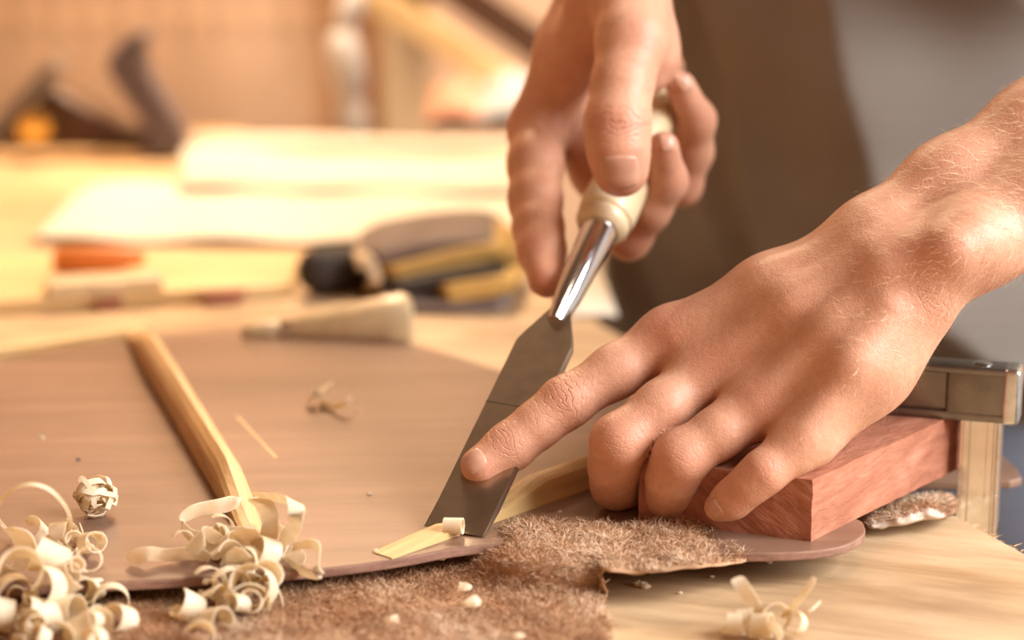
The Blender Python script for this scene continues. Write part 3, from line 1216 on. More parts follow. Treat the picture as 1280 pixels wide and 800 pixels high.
def wrinkle(V, Nn, flush, F, spots, WR):
    """creases across the knuckles: (px,py,axis px,axis py, sigma mm, amplitude mm, wavelength mm, redness)"""
    pj = np.array([project(v) for v in V]) if False else None
    q = V / S - CAM
    d = q @ FW
    X = 640 + FPX * (q @ RT) / d
    Y = 400 - FPX * (q @ UP) / d
    face = -(Nn @ FW)
    for (cx, cy, axx, ayy, sg, amp, wl, red, wide) in spots:
        l = math.hypot(axx, ayy)
        ux, uy = axx / l, ayy / l
        s = (X - cx) * ux + (Y - cy) * uy
        t = -(X - cx) * uy + (Y - cy) * ux
        g = np.exp(-(s / sg) ** 2 - (t / wide) ** 2) * (face > -0.1)
        idx = np.nonzero(g > 0.03)[0]
        ph = (s + np.sign(s) * (t ** 2) / (wide * 2.2)) / wl
        m = (g * amp > WR[0]) & (g > 0.03)
        WR[0][m] = (g * amp)[m]
        WR[1][m] = ph[m]
        flush[idx] = np.maximum(flush[idx], red * g[idx])
    return X, Y, d


NL = grad(limbL, VL)
NR = grad(limbR, VR)
flL = np.zeros(len(VL))
flR = np.zeros(len(VR))
spL = [(700, 492, -.82, .57, 26, 1.1, 9, .30, 34), (630, 545, -.82, .57, 16, .85, 7, .24, 28), (662, 520, -.82, .57, 20, .18, 8, .10, 30),
       (826, 400, -.8, .6, 30, .16, 8, .42, 40), (770, 545, -.5, .8, 28, .20, 8, .30, 40), (848, 562, -.5, .8, 26, .20, 8, .28, 38),
       (955, 585, -.6, .7, 22, .22, 7, .30, 34), (920, 622, -.8, .5, 12, .25, 6, .25, 26), (887, 450, -.7, .6, 30, .10, 9, .30, 36),
       (950, 498, -.7, .6, 30, .10, 9, .28, 36), (1150, 330, -.5, .8, 40, .12, 10, .30, 50), (600, 588, -.8, .6, 26, .0, 9, .28, 30),
       (1172, 385, .6, -.8, 18, .40, 9, .10, 40), (800, 520, -.7, .7, 30, .08, 8, .12, 40)]
WL = [np.zeros(len(VL)), np.zeros(len(VL))]
wrinkle(VL, NL, flL, limbL, spL, WL)
spR = [(766, 155, 0, 1, 22, 1.2, 9, .38, 40), (775, 218, 0, 1, 40, .0, 8, .40, 44), (668, 252, .1, 1, 14, .40, 9, .20, 36), (680, 304, .1, 1, 12, .35, 9, .22, 32),
       (684, 350, .1, 1, 24, .0, 9, .45, 30), (853, 224, .4, -1, 18, .3, 7, .30, 26), (790, 305, .7, -.7, 26, .1, 7, .25, 26), (880, 145, .2, -1, 18, .3, 7, .30, 24),
       (645, 165, 0, 1, 26, .1, 9, .30, 30), (830, 185, 0, 1, 24, .0, 7, .30, 22), (850, 110, 0, 1, 24, .0, 7, .30, 22), (815, 70, 0, 1, 40, .06, 8, .22, 36)]
WRr = [np.zeros(len(VR)), np.zeros(len(VR))]
wrinkle(VR, NR, flR, limbR, spR, WRr)

# ---- rest of the body, coarse
def J(x, y, z, r):
    return (np.array([x, y, z]), r)


def e2(px, py, d, r):
    return Q(px, py, d, r)


TF = unit((-0.92, -0.39, 0))                # facing
TL = np.array([0.39, -0.92, 0])             # towards his left
TC = np.array([0.205, 1.235, 0])
shL = TC + TL * 0.175 + TF * 0.03 + np.array([0, 0, 0.47])
shR = TC - TL * 0.175 + TF * 0.03 + np.array([0, 0, 0.47])
elL = np.array([0.335, 0.835, 0.215])
elR = np.array([0.005, 1.16, 0.30])
wrR = Q(775, -150, 1.066, 62)


def tc(z, fwd, lat=0.0):
    return TC + TF * fwd + TL * lat + np.array([0, 0, z])


torso = []
for lat in (-0.075, 0.0, 0.075):
    torso += chain((tc(-0.10, -.005, lat), .108), (tc(0.02, 0.01, lat), .100), (tc(0.15, 0.0, lat * .95), .100), (tc(0.32, 0.02, lat * 1.1), .112), (tc(0.43, 0.03, lat * 1.05), .088))
armsU = chain((shL, .058), (elL + np.array([-.012, .02, .03]), .046)) + chain((shR, .058), (elR + np.array([.01, .02, .02]), .046))
fore = chain((elL, .036), (P(1560, 55, .908), 72 * PXM(.9)), (P(1440, 108, .908), 66 * PXM(.905)), (P(1350, 152, .906), 60 * PXM(.905))) + chain((elL, .034), (P(1560, 135, .897), 68 * PXM(.9)), (P(1440, 195, .890), 62 * PXM(.882)), (P(1350, 240, .884), 55 * PXM(.882))) \
    + chain((elR, .042), ((elR + wrR[0]) / 2, .036), (P(775, -110, 1.055), 52 * PXM(1.05)), (P(776, -50, 1.045), 40 * PXM(1.05)))
hd = tc(0.74, 0.13)
head = chain((tc(0.46, 0.03), .060), (tc(0.60, 0.07), .053)) \
    + chain((hd + TF * -.015 + UPZ * .035, .083), (hd + TF * .025 + UPZ * .02, .078)) + chain((hd + TF * .03 + UPZ * -.02, .066), (hd + TF * .055 + UPZ * -.075, .036)) \
    + chain((hd + TF * .100 + UPZ * .03, .009), (hd + TF * .120 + UPZ * -.012, .012)) \
    + chain((hd + TL * .078 + UPZ * .01, .012), (hd + TL * .082 + UPZ * -.03, .010)) + chain((hd - TL * .078 + UPZ * .01, .012), (hd - TL * .082 + UPZ * -.03, .010)) \
    + chain((hd + TF * .086 + TL * .022 + UPZ * -.045, .010), (hd + TF * .086 - TL * .022 + UPZ * -.045, .010))
legs_j = []
hipc = tc(-0.10, -.01)
legs = []
for s in (-1, 1):
    hp = tc(-0.12, -0.01, 0.085 * s)
    kn = tc(-0.46, 0.005, 0.10 * s)
    an = tc(-0.82, -0.035, 0.11 * s)
    legs += chain((hp, .092), (kn, .060), (an, .042))
bodyF = Limb([(a, b, ra - .014, rb - .014) for (a, b, ra, rb) in torso] + armsU + fore + head + legs, 0.016, [], 0.01, 0.01, 0.001)


def b2(cs, pad):
    lo = np.min([np.minimum(c[0], c[1]) - max(c[2], c[3]) for c in cs], 0) - pad
    hi = np.max([np.maximum(c[0], c[1]) + max(c[2], c[3]) for c in cs], 0) + pad
    return lo, hi


lo, hi = b2(bodyF.palm, 0.02)
VB, FB = surface_net(bodyF, lo, hi, 0.0065, 1)
Vall = np.concatenate([VL, VR, VB])
Fall = np.concatenate([FL, FR + len(VL), FB + len(VL) + len(VR)])
porg = np.array([TC[0], TC[1], FLOOR_Z])
person = add_mesh('person', Vall, Fall.tolist(), M['skin'], origin=porg)
at = person.data.attributes.new('flush', 'FLOAT', 'POINT')
at.data.foreach_set('value', np.clip(np.concatenate([flL, flR, np.zeros(len(VB))]), 0, 0.8).astype(np.float32))
zB = np.zeros(len(VB))
for nm, k_ in (('crease_depth', 0), ('crease_phase', 1)):
    at = person.data.attributes.new(nm, 'FLOAT', 'POINT')
    at.data.foreach_set('value', np.concatenate([WL[k_], WRr[k_], zB]).astype(np.float32))
tag(person, 'person in grey cloth leaning over the bench, paring wood with a chisel', 'person')


# ---- fingernails laid on the surface
def ray_hit(F, px, py, d0=0.75, d1=1.2):
    ds = np.linspace(d0, d1, 1800)
    pts = np.array([P(px, py, d) for d in ds])
    f = F(pts)
    k = np.nonzero(f < 0)[0]
    return pts[k[0]] if len(k) else None


def nail(F, px, py, ax, ay, len_px, wid_px, lift=0.0005):
    c = ray_hit(F, px, py)
    if c is None:
        return
    n = grad(F, c[None])[0]
    dd = project(c)[2]
    a = RT * ax - UP * ay
    a = unit(a - n * (a @ n))
    w = np.cross(n, a)
    L, W = len_px * PXM(dd) / 2, wid_px * PXM(dd) / 2
    nu, nv = 12, 14
    top = []
    for i in range(nu + 1):
        u = -1 + 2 * i / nu
        for j in range(nv + 1):
            v = -1 + 2 * j / nv
            # rounded outline: superellipse disc map
            uu = u * math.sqrt(max(0, 1 - 0.30 * v * v))
            vv_ = v * math.sqrt(max(0, 1 - 0.34 * u * u))
            top.append((uu, vv_))
    pts = np.array([c + a * u * L + w * v * W for u, v in top])
    for _ in range(6):
        f = F(pts)
        g = grad(F, pts)
        pts = pts - g * f[:, None] * 0.9
    g = grad(F, pts)
    uv = np.array(top)
    rim = np.maximum(np.abs(uv[:, 0]) ** 4, np.abs(uv[:, 1]) ** 4)
    h = lift * (1 - rim * 0.75) + 0.00030 * np.clip(uv[:, 0], 0, 1)
    up = pts + g * h[:, None]
    dn = pts - g * 0.0008
    vs = np.concatenate([up, dn])
    fs = []
    row = nv + 1
    o = len(up)
    for i in range(nu):
        for j in range(nv):
            k = i * row + j
            fs.append([k, k + 1, k + row + 1, k + row])
            fs.append([o + k, o + k + row, o + k + row + 1, o + k + 1])
    ring = [j for j in range(row)] + [i * row + nv for i in range(1, nu + 1)] + [nu * row + j for j in range(nv - 1, -1, -1)] + [i * row for i in range(nu - 1, 0, -1)]
    for i in range(len(ring)):
        x, y = ring[i], ring[(i + 1) % len(ring)]
        fs.append([x, o + x, o + y, y])
    ob = add_mesh('fingernail', vs, fs, M['nail'], person)
    b = _bm.new()
    b.from_mesh(ob.data)
    _bm.ops.recalc_face_normals(b, faces=b.faces)
    b.to_mesh(ob.data)
    b.free()


nail(limbL, 591, 576, -.80, .60, 34, 36)
nail(limbL, 893, 636, -.85, .5, 22, 26)
nail(limbR, 775, 216, .02, 1, 46, 60)
nail(limbR, 835, 178, -.10, -1, 30, 24)
nail(limbR, 857, 104, -.45, -.85, 30, 24)

# ---- fine hairs on the forearm and back of the hand
q = VL / S - CAM
dd = q @ FW
X = 640 + FPX * (q @ RT) / dd
Y = 400 - FPX * (q @ UP) / dd
face = -(NL @ FW)
wgt = (face > 0.05) * np.clip((X - 1000) / 240, 0, 1) ** 1.7
wgt /= wgt.sum()
rng = np.random.default_rng(5)
pick = rng.choice(len(VL), 1800, p=wgt)
hv, hf = [], []
for i in pick:
    p, n = VL[i], NL[i]
    base = RT * (-0.80 + rng.normal() * .35) + UP * (-0.15 + rng.normal() * .45)
    t = unit(base - n * (base @ n))
    L = rng.uniform(.0025, .0062)
    sd = unit(np.cross(t, n)) * 0.000034
    p1 = p + t * L * .5 + n * L * .28
    p2 = p + t * L + n * L * .34 + sd * rng.normal() * 8
    k = len(hv)
    hv += [p - sd - n * .0003, p + sd - n * .0003, p1 + sd, p1 - sd, p2]
    hf += [[k, k + 1, k + 2, k + 3], [k + 3, k + 2, k + 4]]
tag(add_mesh('arm_hair', hv, hf, M['armhair'], person), kind='stuff', label='fine golden hair on the forearm')

# ---- clothing
def fold(V, Nn):
    out = np.zeros(len(V))
    lat = (V - TC) @ TL
    fwd = (V - TC) @ TF
    z = V[:, 2]
    s = lat * 0.95 + z * 0.55 + 0.012 * np.sin(z * 23 + lat * 8)
    w1 = np.sin(s * 50 + 0.5)
    out += 0.0070 * (1 - 2 * np.abs(w1)) * (0.55 + 0.45 * np.sin(z * 8 + lat * 6 + 1.0))
    out += 0.0030 * np.sin((lat * 0.5 + z * 1.1) * 70 + 2.0 * np.sin(lat * 17))
    out += 0.0100 * np.sin((lat * 1.0 + z * 0.55 + fwd * .4) * 34 + 0.9 * np.sin(z * 11) + 0.4)
    return V + Nn * out[:, None]


shirt_c = [(a, b, ra + .012, rb + .012) for (a, b, ra, rb) in torso] + chain((shL, .076), (shL + (elL - shL) * .62, .066)) + chain((shR, .076), (shR + (elR - shR) * .62, .066))
shirtF = Limb(shirt_c, 0.045, [], .01, .01, .001)
lo, hi = b2(shirt_c, 0.02)
VS, FS = surface_net(shirtF, lo, hi, 0.0045, 2)
VS = fold(VS, grad(shirtF, VS, .002))
shirt = add_mesh('shirt', VS, FS.tolist(), M['shirt'], person)
shirt['label'] = 'loose taupe grey work shirt'
tr_c = [(a, b, ra + .016, rb + .020) for (a, b, ra, rb) in legs] + chain((tc(-.07, -.005, -.07), .122), (tc(-.07, -.005, .07), .122))
trF = Limb(tr_c, 0.04, [], .01, .01, .001)
lo, hi = b2(tr_c, 0.02)
VT, FT = surface_net(trF, lo, hi, 0.007, 2)
trs = add_mesh('trousers', VT, FT.tolist(), M['denim'], person)
for s in (-1, 1):
    an = tc(-0.84, -0.03, 0.11 * s)
    sc_ = chain((an + UPZ * .0, .046), (an + TF * .03 + UPZ * (-0.0), .044)) + chain((an + TF * -.03, .040), (an + TF * .14 + UPZ * (-.006), .034))
    F_ = Limb(sc_, 0.02, [], .01, .01, .001)
    lo, hi = b2(sc_, .01)
    Vq, Fq = surface_net(F_, lo, hi, 0.006, 1)
    Vq[:, 2] = np.maximum(Vq[:, 2], FLOOR_Z)
    add_mesh('shoe', Vq, Fq.tolist(), M['shoe'], person)
hr = chain((hd + TF * -.035 + UPZ * .055, .086), (hd + TF * .02 + UPZ * .062, .078)) + chain((hd + TF * -.05 + UPZ * -.01, .070), (hd + TF * -.045 + UPZ * .04, .080))
F_ = Limb(hr, .03, [], .01, .01, .001)
lo, hi = b2(hr, .01)
Vq, Fq = surface_net(F_, lo, hi, 0.006, 1)
add_mesh('hair', Vq, Fq.tolist(), M['hair'], person)
#@@SHAVINGS
# ------------------------------------------------------------------ thin offcut past the bench edge
mb = MB()
oc = [(1090, 612), (1128, 612), (1200, 612), (1262, 611), (1277, 607), (1270, 594), (1250, 577), (1205, 565), (1100, 560)]
mb.prism([G(x, y, 0.0012) for x, y in oc], (0, 0, 0.0032 * S))
tag(mb.build('wood_offcut', M['plate'], smooth=False, bevel=0.0005), 'thin pinkish wooden offcut poking out past the bench edge behind the clamp bar', 'offcut')


# ------------------------------------------------------------------ shavings
def ribbon_obj(name, path, wdir, width, th, label, cat='wood shaving', group=None, mat=None):
    o = MB().ribbon(path, wdir, width, th).build(name, mat or M['shaving'], smooth=True, auto=0.9)
    return tag(o, label, cat, group)


def curl_path(c, axis, r, turns, pitch, start=0.0, grow=0.0, n=None):
    a = unit(axis)
    u = unit(np.cross(a, (0.12, 0.2, 1.0)))
    w = np.cross(a, u)
    n = n or max(14, int(turns * 26))
    th = np.linspace(0, turns * 2 * math.pi, n) + start
    rr = r * (1 + grow * np.linspace(0, 1, n))
    return np.asarray(c) + np.outer(np.linspace(-.5, .5, n) * pitch * turns, a) + np.outer(np.cos(th) * rr, u) + np.outer(np.sin(th) * rr, w), a


def curl(px, py, z, r, turns, yaw, pit, width, pitch, start, group, label, grow=0.0):
    """rolled shaving whose middle is seen at (px,py) at nominal height z; r, width, pitch in pixels"""
    d = GD(px, py, z)
    k = PXM(d)
    yaw = yaw * 1.5 + R.uniform(-.35, .35)
    ax = (math.sin(yaw) * math.cos(pit), -math.cos(yaw) * math.cos(pit), math.sin(pit))
    width = width * 1.3
    turns = turns * R.uniform(.75, 1.0)
    path, a = curl_path(P(px, py, d), ax, r * k * .92, turns, pitch * k, start, grow)
    path = path + np.outer(np.sin(np.linspace(0, 3, len(path)) + start), a) * 4 * k
    n = len(path)
    tpr = np.interp(np.linspace(0, 1, n), [0, .12, .88, 1], [.45, 1, 1, .5])
    if group == gA:
        label = ('small tight' if r < 16 else 'broad loose') + ' curled shaving in the heap by the crumpled ball, ' + ('on the plate' if py < 718 else 'over the sheepskin')
    elif group == gB:
        label = ('small tight' if r < 16 else 'broad loose') + ' curled shaving in the heap at the long brace end, ' + ('on the plate' if py < 712 else 'over the sheepskin')
    ribbon_obj('wood_shaving', path, a, width * k * tpr, 0.00028, label, group=group)


def free(pts, width, label, group, zs=None, wdir=(0, -0.5, 0.85), th=0.00028):
    """shaving following hand placed points (px, py, height)"""
    p = catmull([G(x, y, z) for x, y, z in pts], 9)
    d = GD(pts[0][0], pts[0][1], pts[0][2])
    n = len(p)
    w = np.interp(np.linspace(0, 1, n), [0, .1, .9, 1], [.55, 1, 1, .5]) * width * PXM(d)
    ribbon_obj('wood_shaving', p, np.asarray(wdir, float), w, th, label, group=group)


gA = 'curled shavings heaped at the plate edge'
lA = 'narrow wavy shaving strip on the plate beside the crumpled ball'
gB = 'curled shavings at the end of the long brace'
lB = 'long looping ribbon shaving draped around the end of the long brace'
gC = 'curled shavings on the bare bench'
lC = 'curled pale wood shaving in the small cluster on the bare bench'
R = random.Random(11)

# heap spilling over the near edge of the plate, beside the crumpled ball
free([(14, 668, .016), (-4, 645, .028), (4, 622, .040), (32, 606, .046), (58, 610, .044), (78, 628, .036), (88, 650, .025), (84, 672, .017)], 8,
     'thin thread-like shaving standing in a tall arch above the plate', None, wdir=(0.2, -0.9, 0.3), th=0.0012)
for (px, py, z, r, tn, yaw, pit, w, pt, st) in [
        (8, 690, .022, 26, .75, .6, .3, 34, 4, .4), (40, 668, .018, 18, .8, -.5, .8, 20, 8, 1.2), (70, 668, .020, 13, 1.2, .9, .2, 18, 16, 0),
        (28, 716, .024, 26, .8, .3, .6, 36, 8, 2.2), (92, 676, .017, 11, 1.0, .2, .5, 16, 18, 2.0), (62, 700, .022, 20, .9, -.8, .5, 30, 6, .9),
        (20, 745, .014, 24, .9, .5, .1, 26, 8, 1.5), (54, 735, .018, 24, 1.1, -.3, .4, 30, 12, 0.3), (86, 722, .018, 17, .9, .7, .6, 22, 10, 2.6),
        (104, 738, .012, 16, 1.2, .2, .2, 22, 10, 1.0), (50, 772, .010, 22, 1.2, -.6, .4, 34, 14, 2.0), (30, 788, .010, 20, .9, .4, .7, 30, 8, .5),
        (84, 765, .010, 20, 1.1, .9, .2, 26, 14, 1.7), (140, 752, .009, 21, 1.25, .35, .1, 20, 8, .8), (118, 790, .008, 28, 1.0, .9, .6, 34, 8, 2.8),
        (150, 776, .008, 18, .9, -.4, .5, 24, 6, 1.1), (4, 770, .010, 20, 1.0, -.9, .3, 24, 10, .2), (68, 800, .008, 22, 1.0, .3, .4, 30, 8, 1.9)]:
    curl(px, py, z, r, tn, yaw, pit, w, pt, st, gA, lA, grow=.25)
free([(84, 650, .0185), (98, 664, .017), (100, 684, .016), (112, 684, .016), (106, 668, .018)], 9, lA, gA)
free([(70, 700, .017), (92, 693, .016), (104, 672, .0165), (100, 655, .019)], 9, lA, gA)
free([(92, 672, .016), (105, 682, .015), (118, 684, .015)], 10, lA, gA)

for i in range(12):
    px, py = R.uniform(0, 120), R.uniform(675, 800)
    curl(px, py, (.020 if py < 715 else .011), R.uniform(9, 15), R.uniform(.9, 1.5), R.uniform(-.8, .8), R.uniform(.1, .8), R.uniform(10, 18), R.uniform(4, 16), R.uniform(0, 6), gA, lA, grow=.2)
for i in range(12):
    px, py = R.uniform(255, 360), R.uniform(665, 765)
    curl(px, py, (.021 if py < 705 else .012), R.uniform(8, 14), R.uniform(.9, 1.5), R.uniform(-.8, .8), R.uniform(.1, .8), R.uniform(10, 18), R.uniform(4, 16), R.uniform(0, 6), gB, lB, grow=.2)


# crumpled ball
def ball(px, py, r, label):
    z = ZP + r * PXM(GD(px, py, ZP)) / S * .9
    d = GD(px, py, z)
    c = P(px, py, d)
    k = PXM(d)
    root = empty('wood_shaving_ball', (c[0], c[1], ZPm))
    tag(root, label, 'wood shaving')
    for i in range(17):
        ax = unit((R.gauss(0, 1), R.gauss(0, 1), R.gauss(0, 1)))
        path, a = curl_path(c + np.array([R.uniform(-.2, .2), R.uniform(-.1, .1), R.uniform(-.05, .15)]) * r * k, ax, r * k * R.uniform(.45, .95), R.uniform(.45, .9), 5 * k, R.uniform(0, 6))
        path[:, 0] = c[0] + (path[:, 0] - c[0]) * 1.15
        path += np.array([[mnoise.noise(Vector(q_ * 230 + i)), mnoise.noise(Vector(q_ * 230 + 40 + i)), mnoise.noise(Vector(q_ * 230 + 80 + i))] for q_ in path]) * r * k * .38
        path[:, 2] = np.maximum(path[:, 2], ZPm + 0.0004)
        MB().ribbon(path, a, R.uniform(6, 13) * k, .00028).build('shaving_strand', M['shaving'], root, smooth=True, auto=.9)


ball(119, 622, 25, 'small crumpled ball of tangled shavings lying alone on the plate')

# heap at the near end of the long brace
free([(300, 628, .022), (276, 632, .026), (240, 640, .026), (228, 656, .022), (246, 672, .019), (282, 668, .020), (306, 662, .022)], 22, lB, gB, wdir=(.1, -.4, .9))
free([(318, 618, .027), (340, 622, .032), (366, 626, .036), (371, 645, .034), (364, 665, .026), (352, 678, .020)], 20, lB, gB, wdir=(.75, -.6, -.2))
free([(316, 622, .024), (330, 630, .030), (338, 652, .029), (334, 676, .022), (328, 690, .018)], 22, lB, gB, wdir=(.9, -.3, .2))
free([(160, 700, .0155), (182, 692, .0185), (205, 694, .017), (240, 692, .0175), (262, 696, .0165)], 20, 'long pale shaving trailing out over the bare plate from the brace heap', None, wdir=(0, -.3, .95))
free([(352, 698, .018), (362, 686, .020), (382, 680, .022), (398, 684, .022), (398, 706, .018), (396, 718, .014), (378, 714, .014), (360, 700, .016)], 16, lB, gB, wdir=(.2, -.5, .8))
for (px, py, z, r, tn, yaw, pit, w, pt, st) in [
        (274, 660, .022, 16, .9, .1, .1, 14, 6, .2), (228, 676, .019, 12, .9, .2, .3, 10, 4, .9), (300, 684, .022, 20, .8, .9, .4, 26, 10, 0), (330, 690, .020, 18, .7, -.6, .4, 22, 8, 2.0),
        (284, 700, .018, 18, 1.0, .6, .7, 22, 8, .7), (310, 700, .018, 16, .9, -.4, .2, 16, 14, 1.0), (262, 684, .020, 22, .7, .9, .8, 24, 6, 2.1), (342, 672, .019, 16, .8, .3, .2, 18, 4, 0),
        (366, 700, .016, 16, .6, .8, .5, 20, 4, 2.4), (288, 735, .014, 24, .8, .2, .1, 14, 8, 1.2), (318, 735, .014, 26, 1.1, -.1, .5, 26, 10, .3), (312, 758, .010, 27, .8, .4, .5, 26, 6, 3.0),
        (330, 722, .016, 18, .9, .5, .6, 24, 8, 1.2), (270, 752, .010, 16, .9, .9, .5, 22, 6, .6), (236, 760, .009, 18, 1.0, -.7, .6, 26, 8, .1), (262, 730, .013, 20, .7, .1, .2, 16, 2, 1.7),
        (272, 776, .008, 16, .8, .7, .3, 22, 4, 2.2), (250, 798, .008, 18, .9, .1, .6, 26, 6, .9)]:
    curl(px, py, z, r, tn, yaw, pit, w, pt, st, gB, lB, grow=.2)
free([(340, 730, .012), (350, 742, .009), (354, 756, .007)], 7, lB, gB)

# cluster on the bare bench
for (px, py, z, r, tn, yaw, pit, w, pt, st) in [
        (915, 780, .005, 13, 1.4, .9, .1, 14, 14, .3), (932, 775, .006, 14, 1.5, .8, .2, 16, 16, 1.1), (950, 782, .006, 15, 1.3, .6, .2, 18, 12, .4), (970, 772, .007, 18, 1.1, .3, .4, 22, 10, 2.2),
        (992, 778, .006, 15, 1.0, -.4, .5, 20, 10, 1.0), (960, 796, .005, 14, 1.0, .2, .6, 20, 8, .6)]:
    curl(px, py, z, r, tn, yaw, pit, w, pt, st, gC, lC, grow=.15)
free([(952, 776, .005), (940, 752, .012), (926, 730, .018), (920, 722, .019)], 18, 'broad flat shaving standing upright in the bench cluster', None, wdir=(.9, -.2, .2))
free([(985, 765, .007), (1003, 745, .014), (1018, 722, .021)], 9, 'narrow straight shaving pointing up out of the bench cluster', None, wdir=(.6, -.6, .3))
free([(995, 770, .005), (1012, 764, .008), (1026, 752, .010)], 6, lC, gC)

# curl lifted at the chisel edge
d0 = GD(566, 658, ZP + .004)
path, a = curl_path(P(567, 657, d0), unit(cw + cax * .2), 8 * PXM(d0), 1.3, 0, 0.5, .3)
ribbon_obj('wood_shaving', path, a, 24 * PXM(d0), .0004, 'tight little roll of wood curling up at the chisel edge')

# shaving on the far half of the plate
free([(386, 502, ZP + .0015), (396, 492, ZP + .006), (414, 478, ZP + .009)], 16, 'short straight shaving propped on the bare far half of the plate', None, wdir=(.8, .3, .4))
free([(398, 502, ZP + .001), (420, 508, ZP + .003), (434, 502, ZP + .006), (440, 498, ZP + .006)], 9, 'small hooked shaving beside the straight one on the far half of the plate', None)

# chips
def chip(px, py, z, s, label, mat='shaving', group='small wood chips', cat='wood chip', name='wood_chip'):
    d = GD(px, py, z)
    c = G(px, py, z)
    k = PXM(d) * s
    vs, fs = [], []
    rr = R.random() * 3
    m = 7
    for lv, sc in ((0, .8), (.45, 1.0), (.8, .55)):
        for i in range(m):
            an = rr + 2 * math.pi * i / m
            q_ = sc * R.uniform(.65, 1.15)
            vs.append(c + np.array([math.cos(an) * q_ * k, math.sin(an) * q_ * k * .6, lv * k * R.uniform(.7, 1.1)]))
    for l in range(2):
        for i in range(m):
            j = (i + 1) % m
            fs.append([l * m + i, l * m + j, (l + 1) * m + j, (l + 1) * m + i])
    fs.append([i for i in range(m)][::-1])
    fs.append([2 * m + i for i in range(m)])
    o = add_mesh(name, vs, fs, M[mat], smooth=False)
    tag(o, label, cat, group)


for (x, y, s) in [(590, 756, 15), (580, 737, 11), (490, 778, 12), (505, 703, 6), (552, 700, 5), (648, 797, 9)]:
    chip(x, y, .0085, s, 'tiny pale wood chip caught in the brown sheepskin')
for (x, y, s) in [(462, 619, 4), (470, 690, 5), (52, 548, 4), (447, 515, 3), (700, 640, 3)]:
    chip(x, y, ZP, s, 'tiny pale wood crumb lying on the plate')
for (x, y, s) in [(800, 732, 9), (807, 735, 7), (962, 704, 5), (890, 722, 4), (850, 742, 4)]:
    chip(x, y, 0.0002, s, 'tiny pale wood crumb lying on the bare bench')
chip(98, 575, ZP, 3.5, 'tiny dark speck on the plate', 'dark_wood', None)

# ------------------------------------------------------------------ background on the bench
# second chisel behind the plate
hA, hB = G(365, 412, .016), G(515, 402, .019)
ha = unit(hB - hA)
ch2 = empty('paring_chisel', G(440, 425, 0))
tag(ch2, 'paring chisel with long pale flared handle lying behind the plate', 'chisel')
hl = np.linalg.norm(hB - hA)
k = PXM(GD(440, 400, .016))
MB().lathe(hA, ha, [(0, 14 * k), (hl * .1, 18 * k), (hl * .4, 25 * k), (hl * .75, 34 * k), (hl * .92, 37 * k), (hl * .98, 34 * k), (hl * 1.01, 25 * k), (hl * 1.02, 10 * k)], 28).build('handle', M['handle'], ch2, auto=.7)
MB().lathe(hA - ha * 14 * k, ha, [(0, 13 * k), (14 * k, 14.5 * k)], 24).build('ferrule', M['chrome'], ch2, auto=.7)
MB().lathe(hA - ha * 62 * k, ha, [(0, 9 * k), (10 * k, 12 * k), (40 * k, 13 * k), (48 * k, 11 * k)], 24).build('handle_collar', M['handle'], ch2, auto=.7)
MB().box(hA - ha * 130 * k - np.array([0, 0, .002]), ha, unit(np.cross((0, 0, 1), ha)), np.array([0, 0, 1.]), 68 * k, 12 * k, 2.0 * k).build('blade', M['iron'], ch2, smooth=False, bevel=.0008)

# pale strip behind the far edge of the plate
sa, sb = G(-60, 458, .0), G(190, 420, .0)
sv = unit(sb - sa)
sn = np.array([-sv[1], sv[0], 0])
mb = MB()
mb.prism([sa, sb, sb + sn * .010, sa + sn * .010], (0, 0, .0045))
tag(mb.build('wood_strip', M['board'], smooth=False, bevel=.001), 'pale square wooden strip lying along the far edge of the plate', 'wood strip')

# thick pale board further back with things on it
bd = [(-140, 384), (366, 353), (372, 318), (-140, 318)]
mb = MB()
mb.prism([G(x, y, .008) - np.array([0, 0, .008 * S]) for x, y in bd], (0, 0, .008 * S))
tag(mb.build('pale_board', M['board'], smooth=False, bevel=.0012), 'wide pale golden board lying flat between the plate and the paper', 'board')
ra, rb = G(62, 372, .008), G(205, 362, .008)
rv = unit(rb - ra)
rn = np.array([-rv[1], rv[0], 0])
mb = MB()
mb.prism([ra, rb, rb + rn * .020, ra + rn * .020], (0, 0, .006))
tag(mb.build('wood_rule', M['handle'], smooth=False, bevel=.001), 'short cream wooden strip lying at the front of the golden board', 'wood strip')
c = G(124, 340, .008)
mb = MB()
mb.lathe(c + np.array([-.022, 0, .006]), (1, .1, 0), [(0, .004), (.003, .0062), (.030, .0062), (.036, .0045), (.044, .003)], 20)
tag(mb.build('orange_tube', M['orange'], auto=.7), 'small orange tube lying on the golden board', 'tube')
for (x0, x1, yy) in ((215, 250, 372), (300, 325, 366), (120, 150, 390), (255, 300, 383)):
    mb = MB()
    a0, a1 = G(x0, yy, 0), G(x1, yy - 3, 0)
    mb.prism([a0, a1, a1 + np.array([.002, .008, 0]), a0 + np.array([-.001, .007, 0])], (0, 0, .006))
    tag(mb.build('wood_chunk', M['block'], smooth=False, bevel=.001), 'small brown wood chunk lying in front of the golden board', 'wood chunk', 'brown chunks before the golden board')

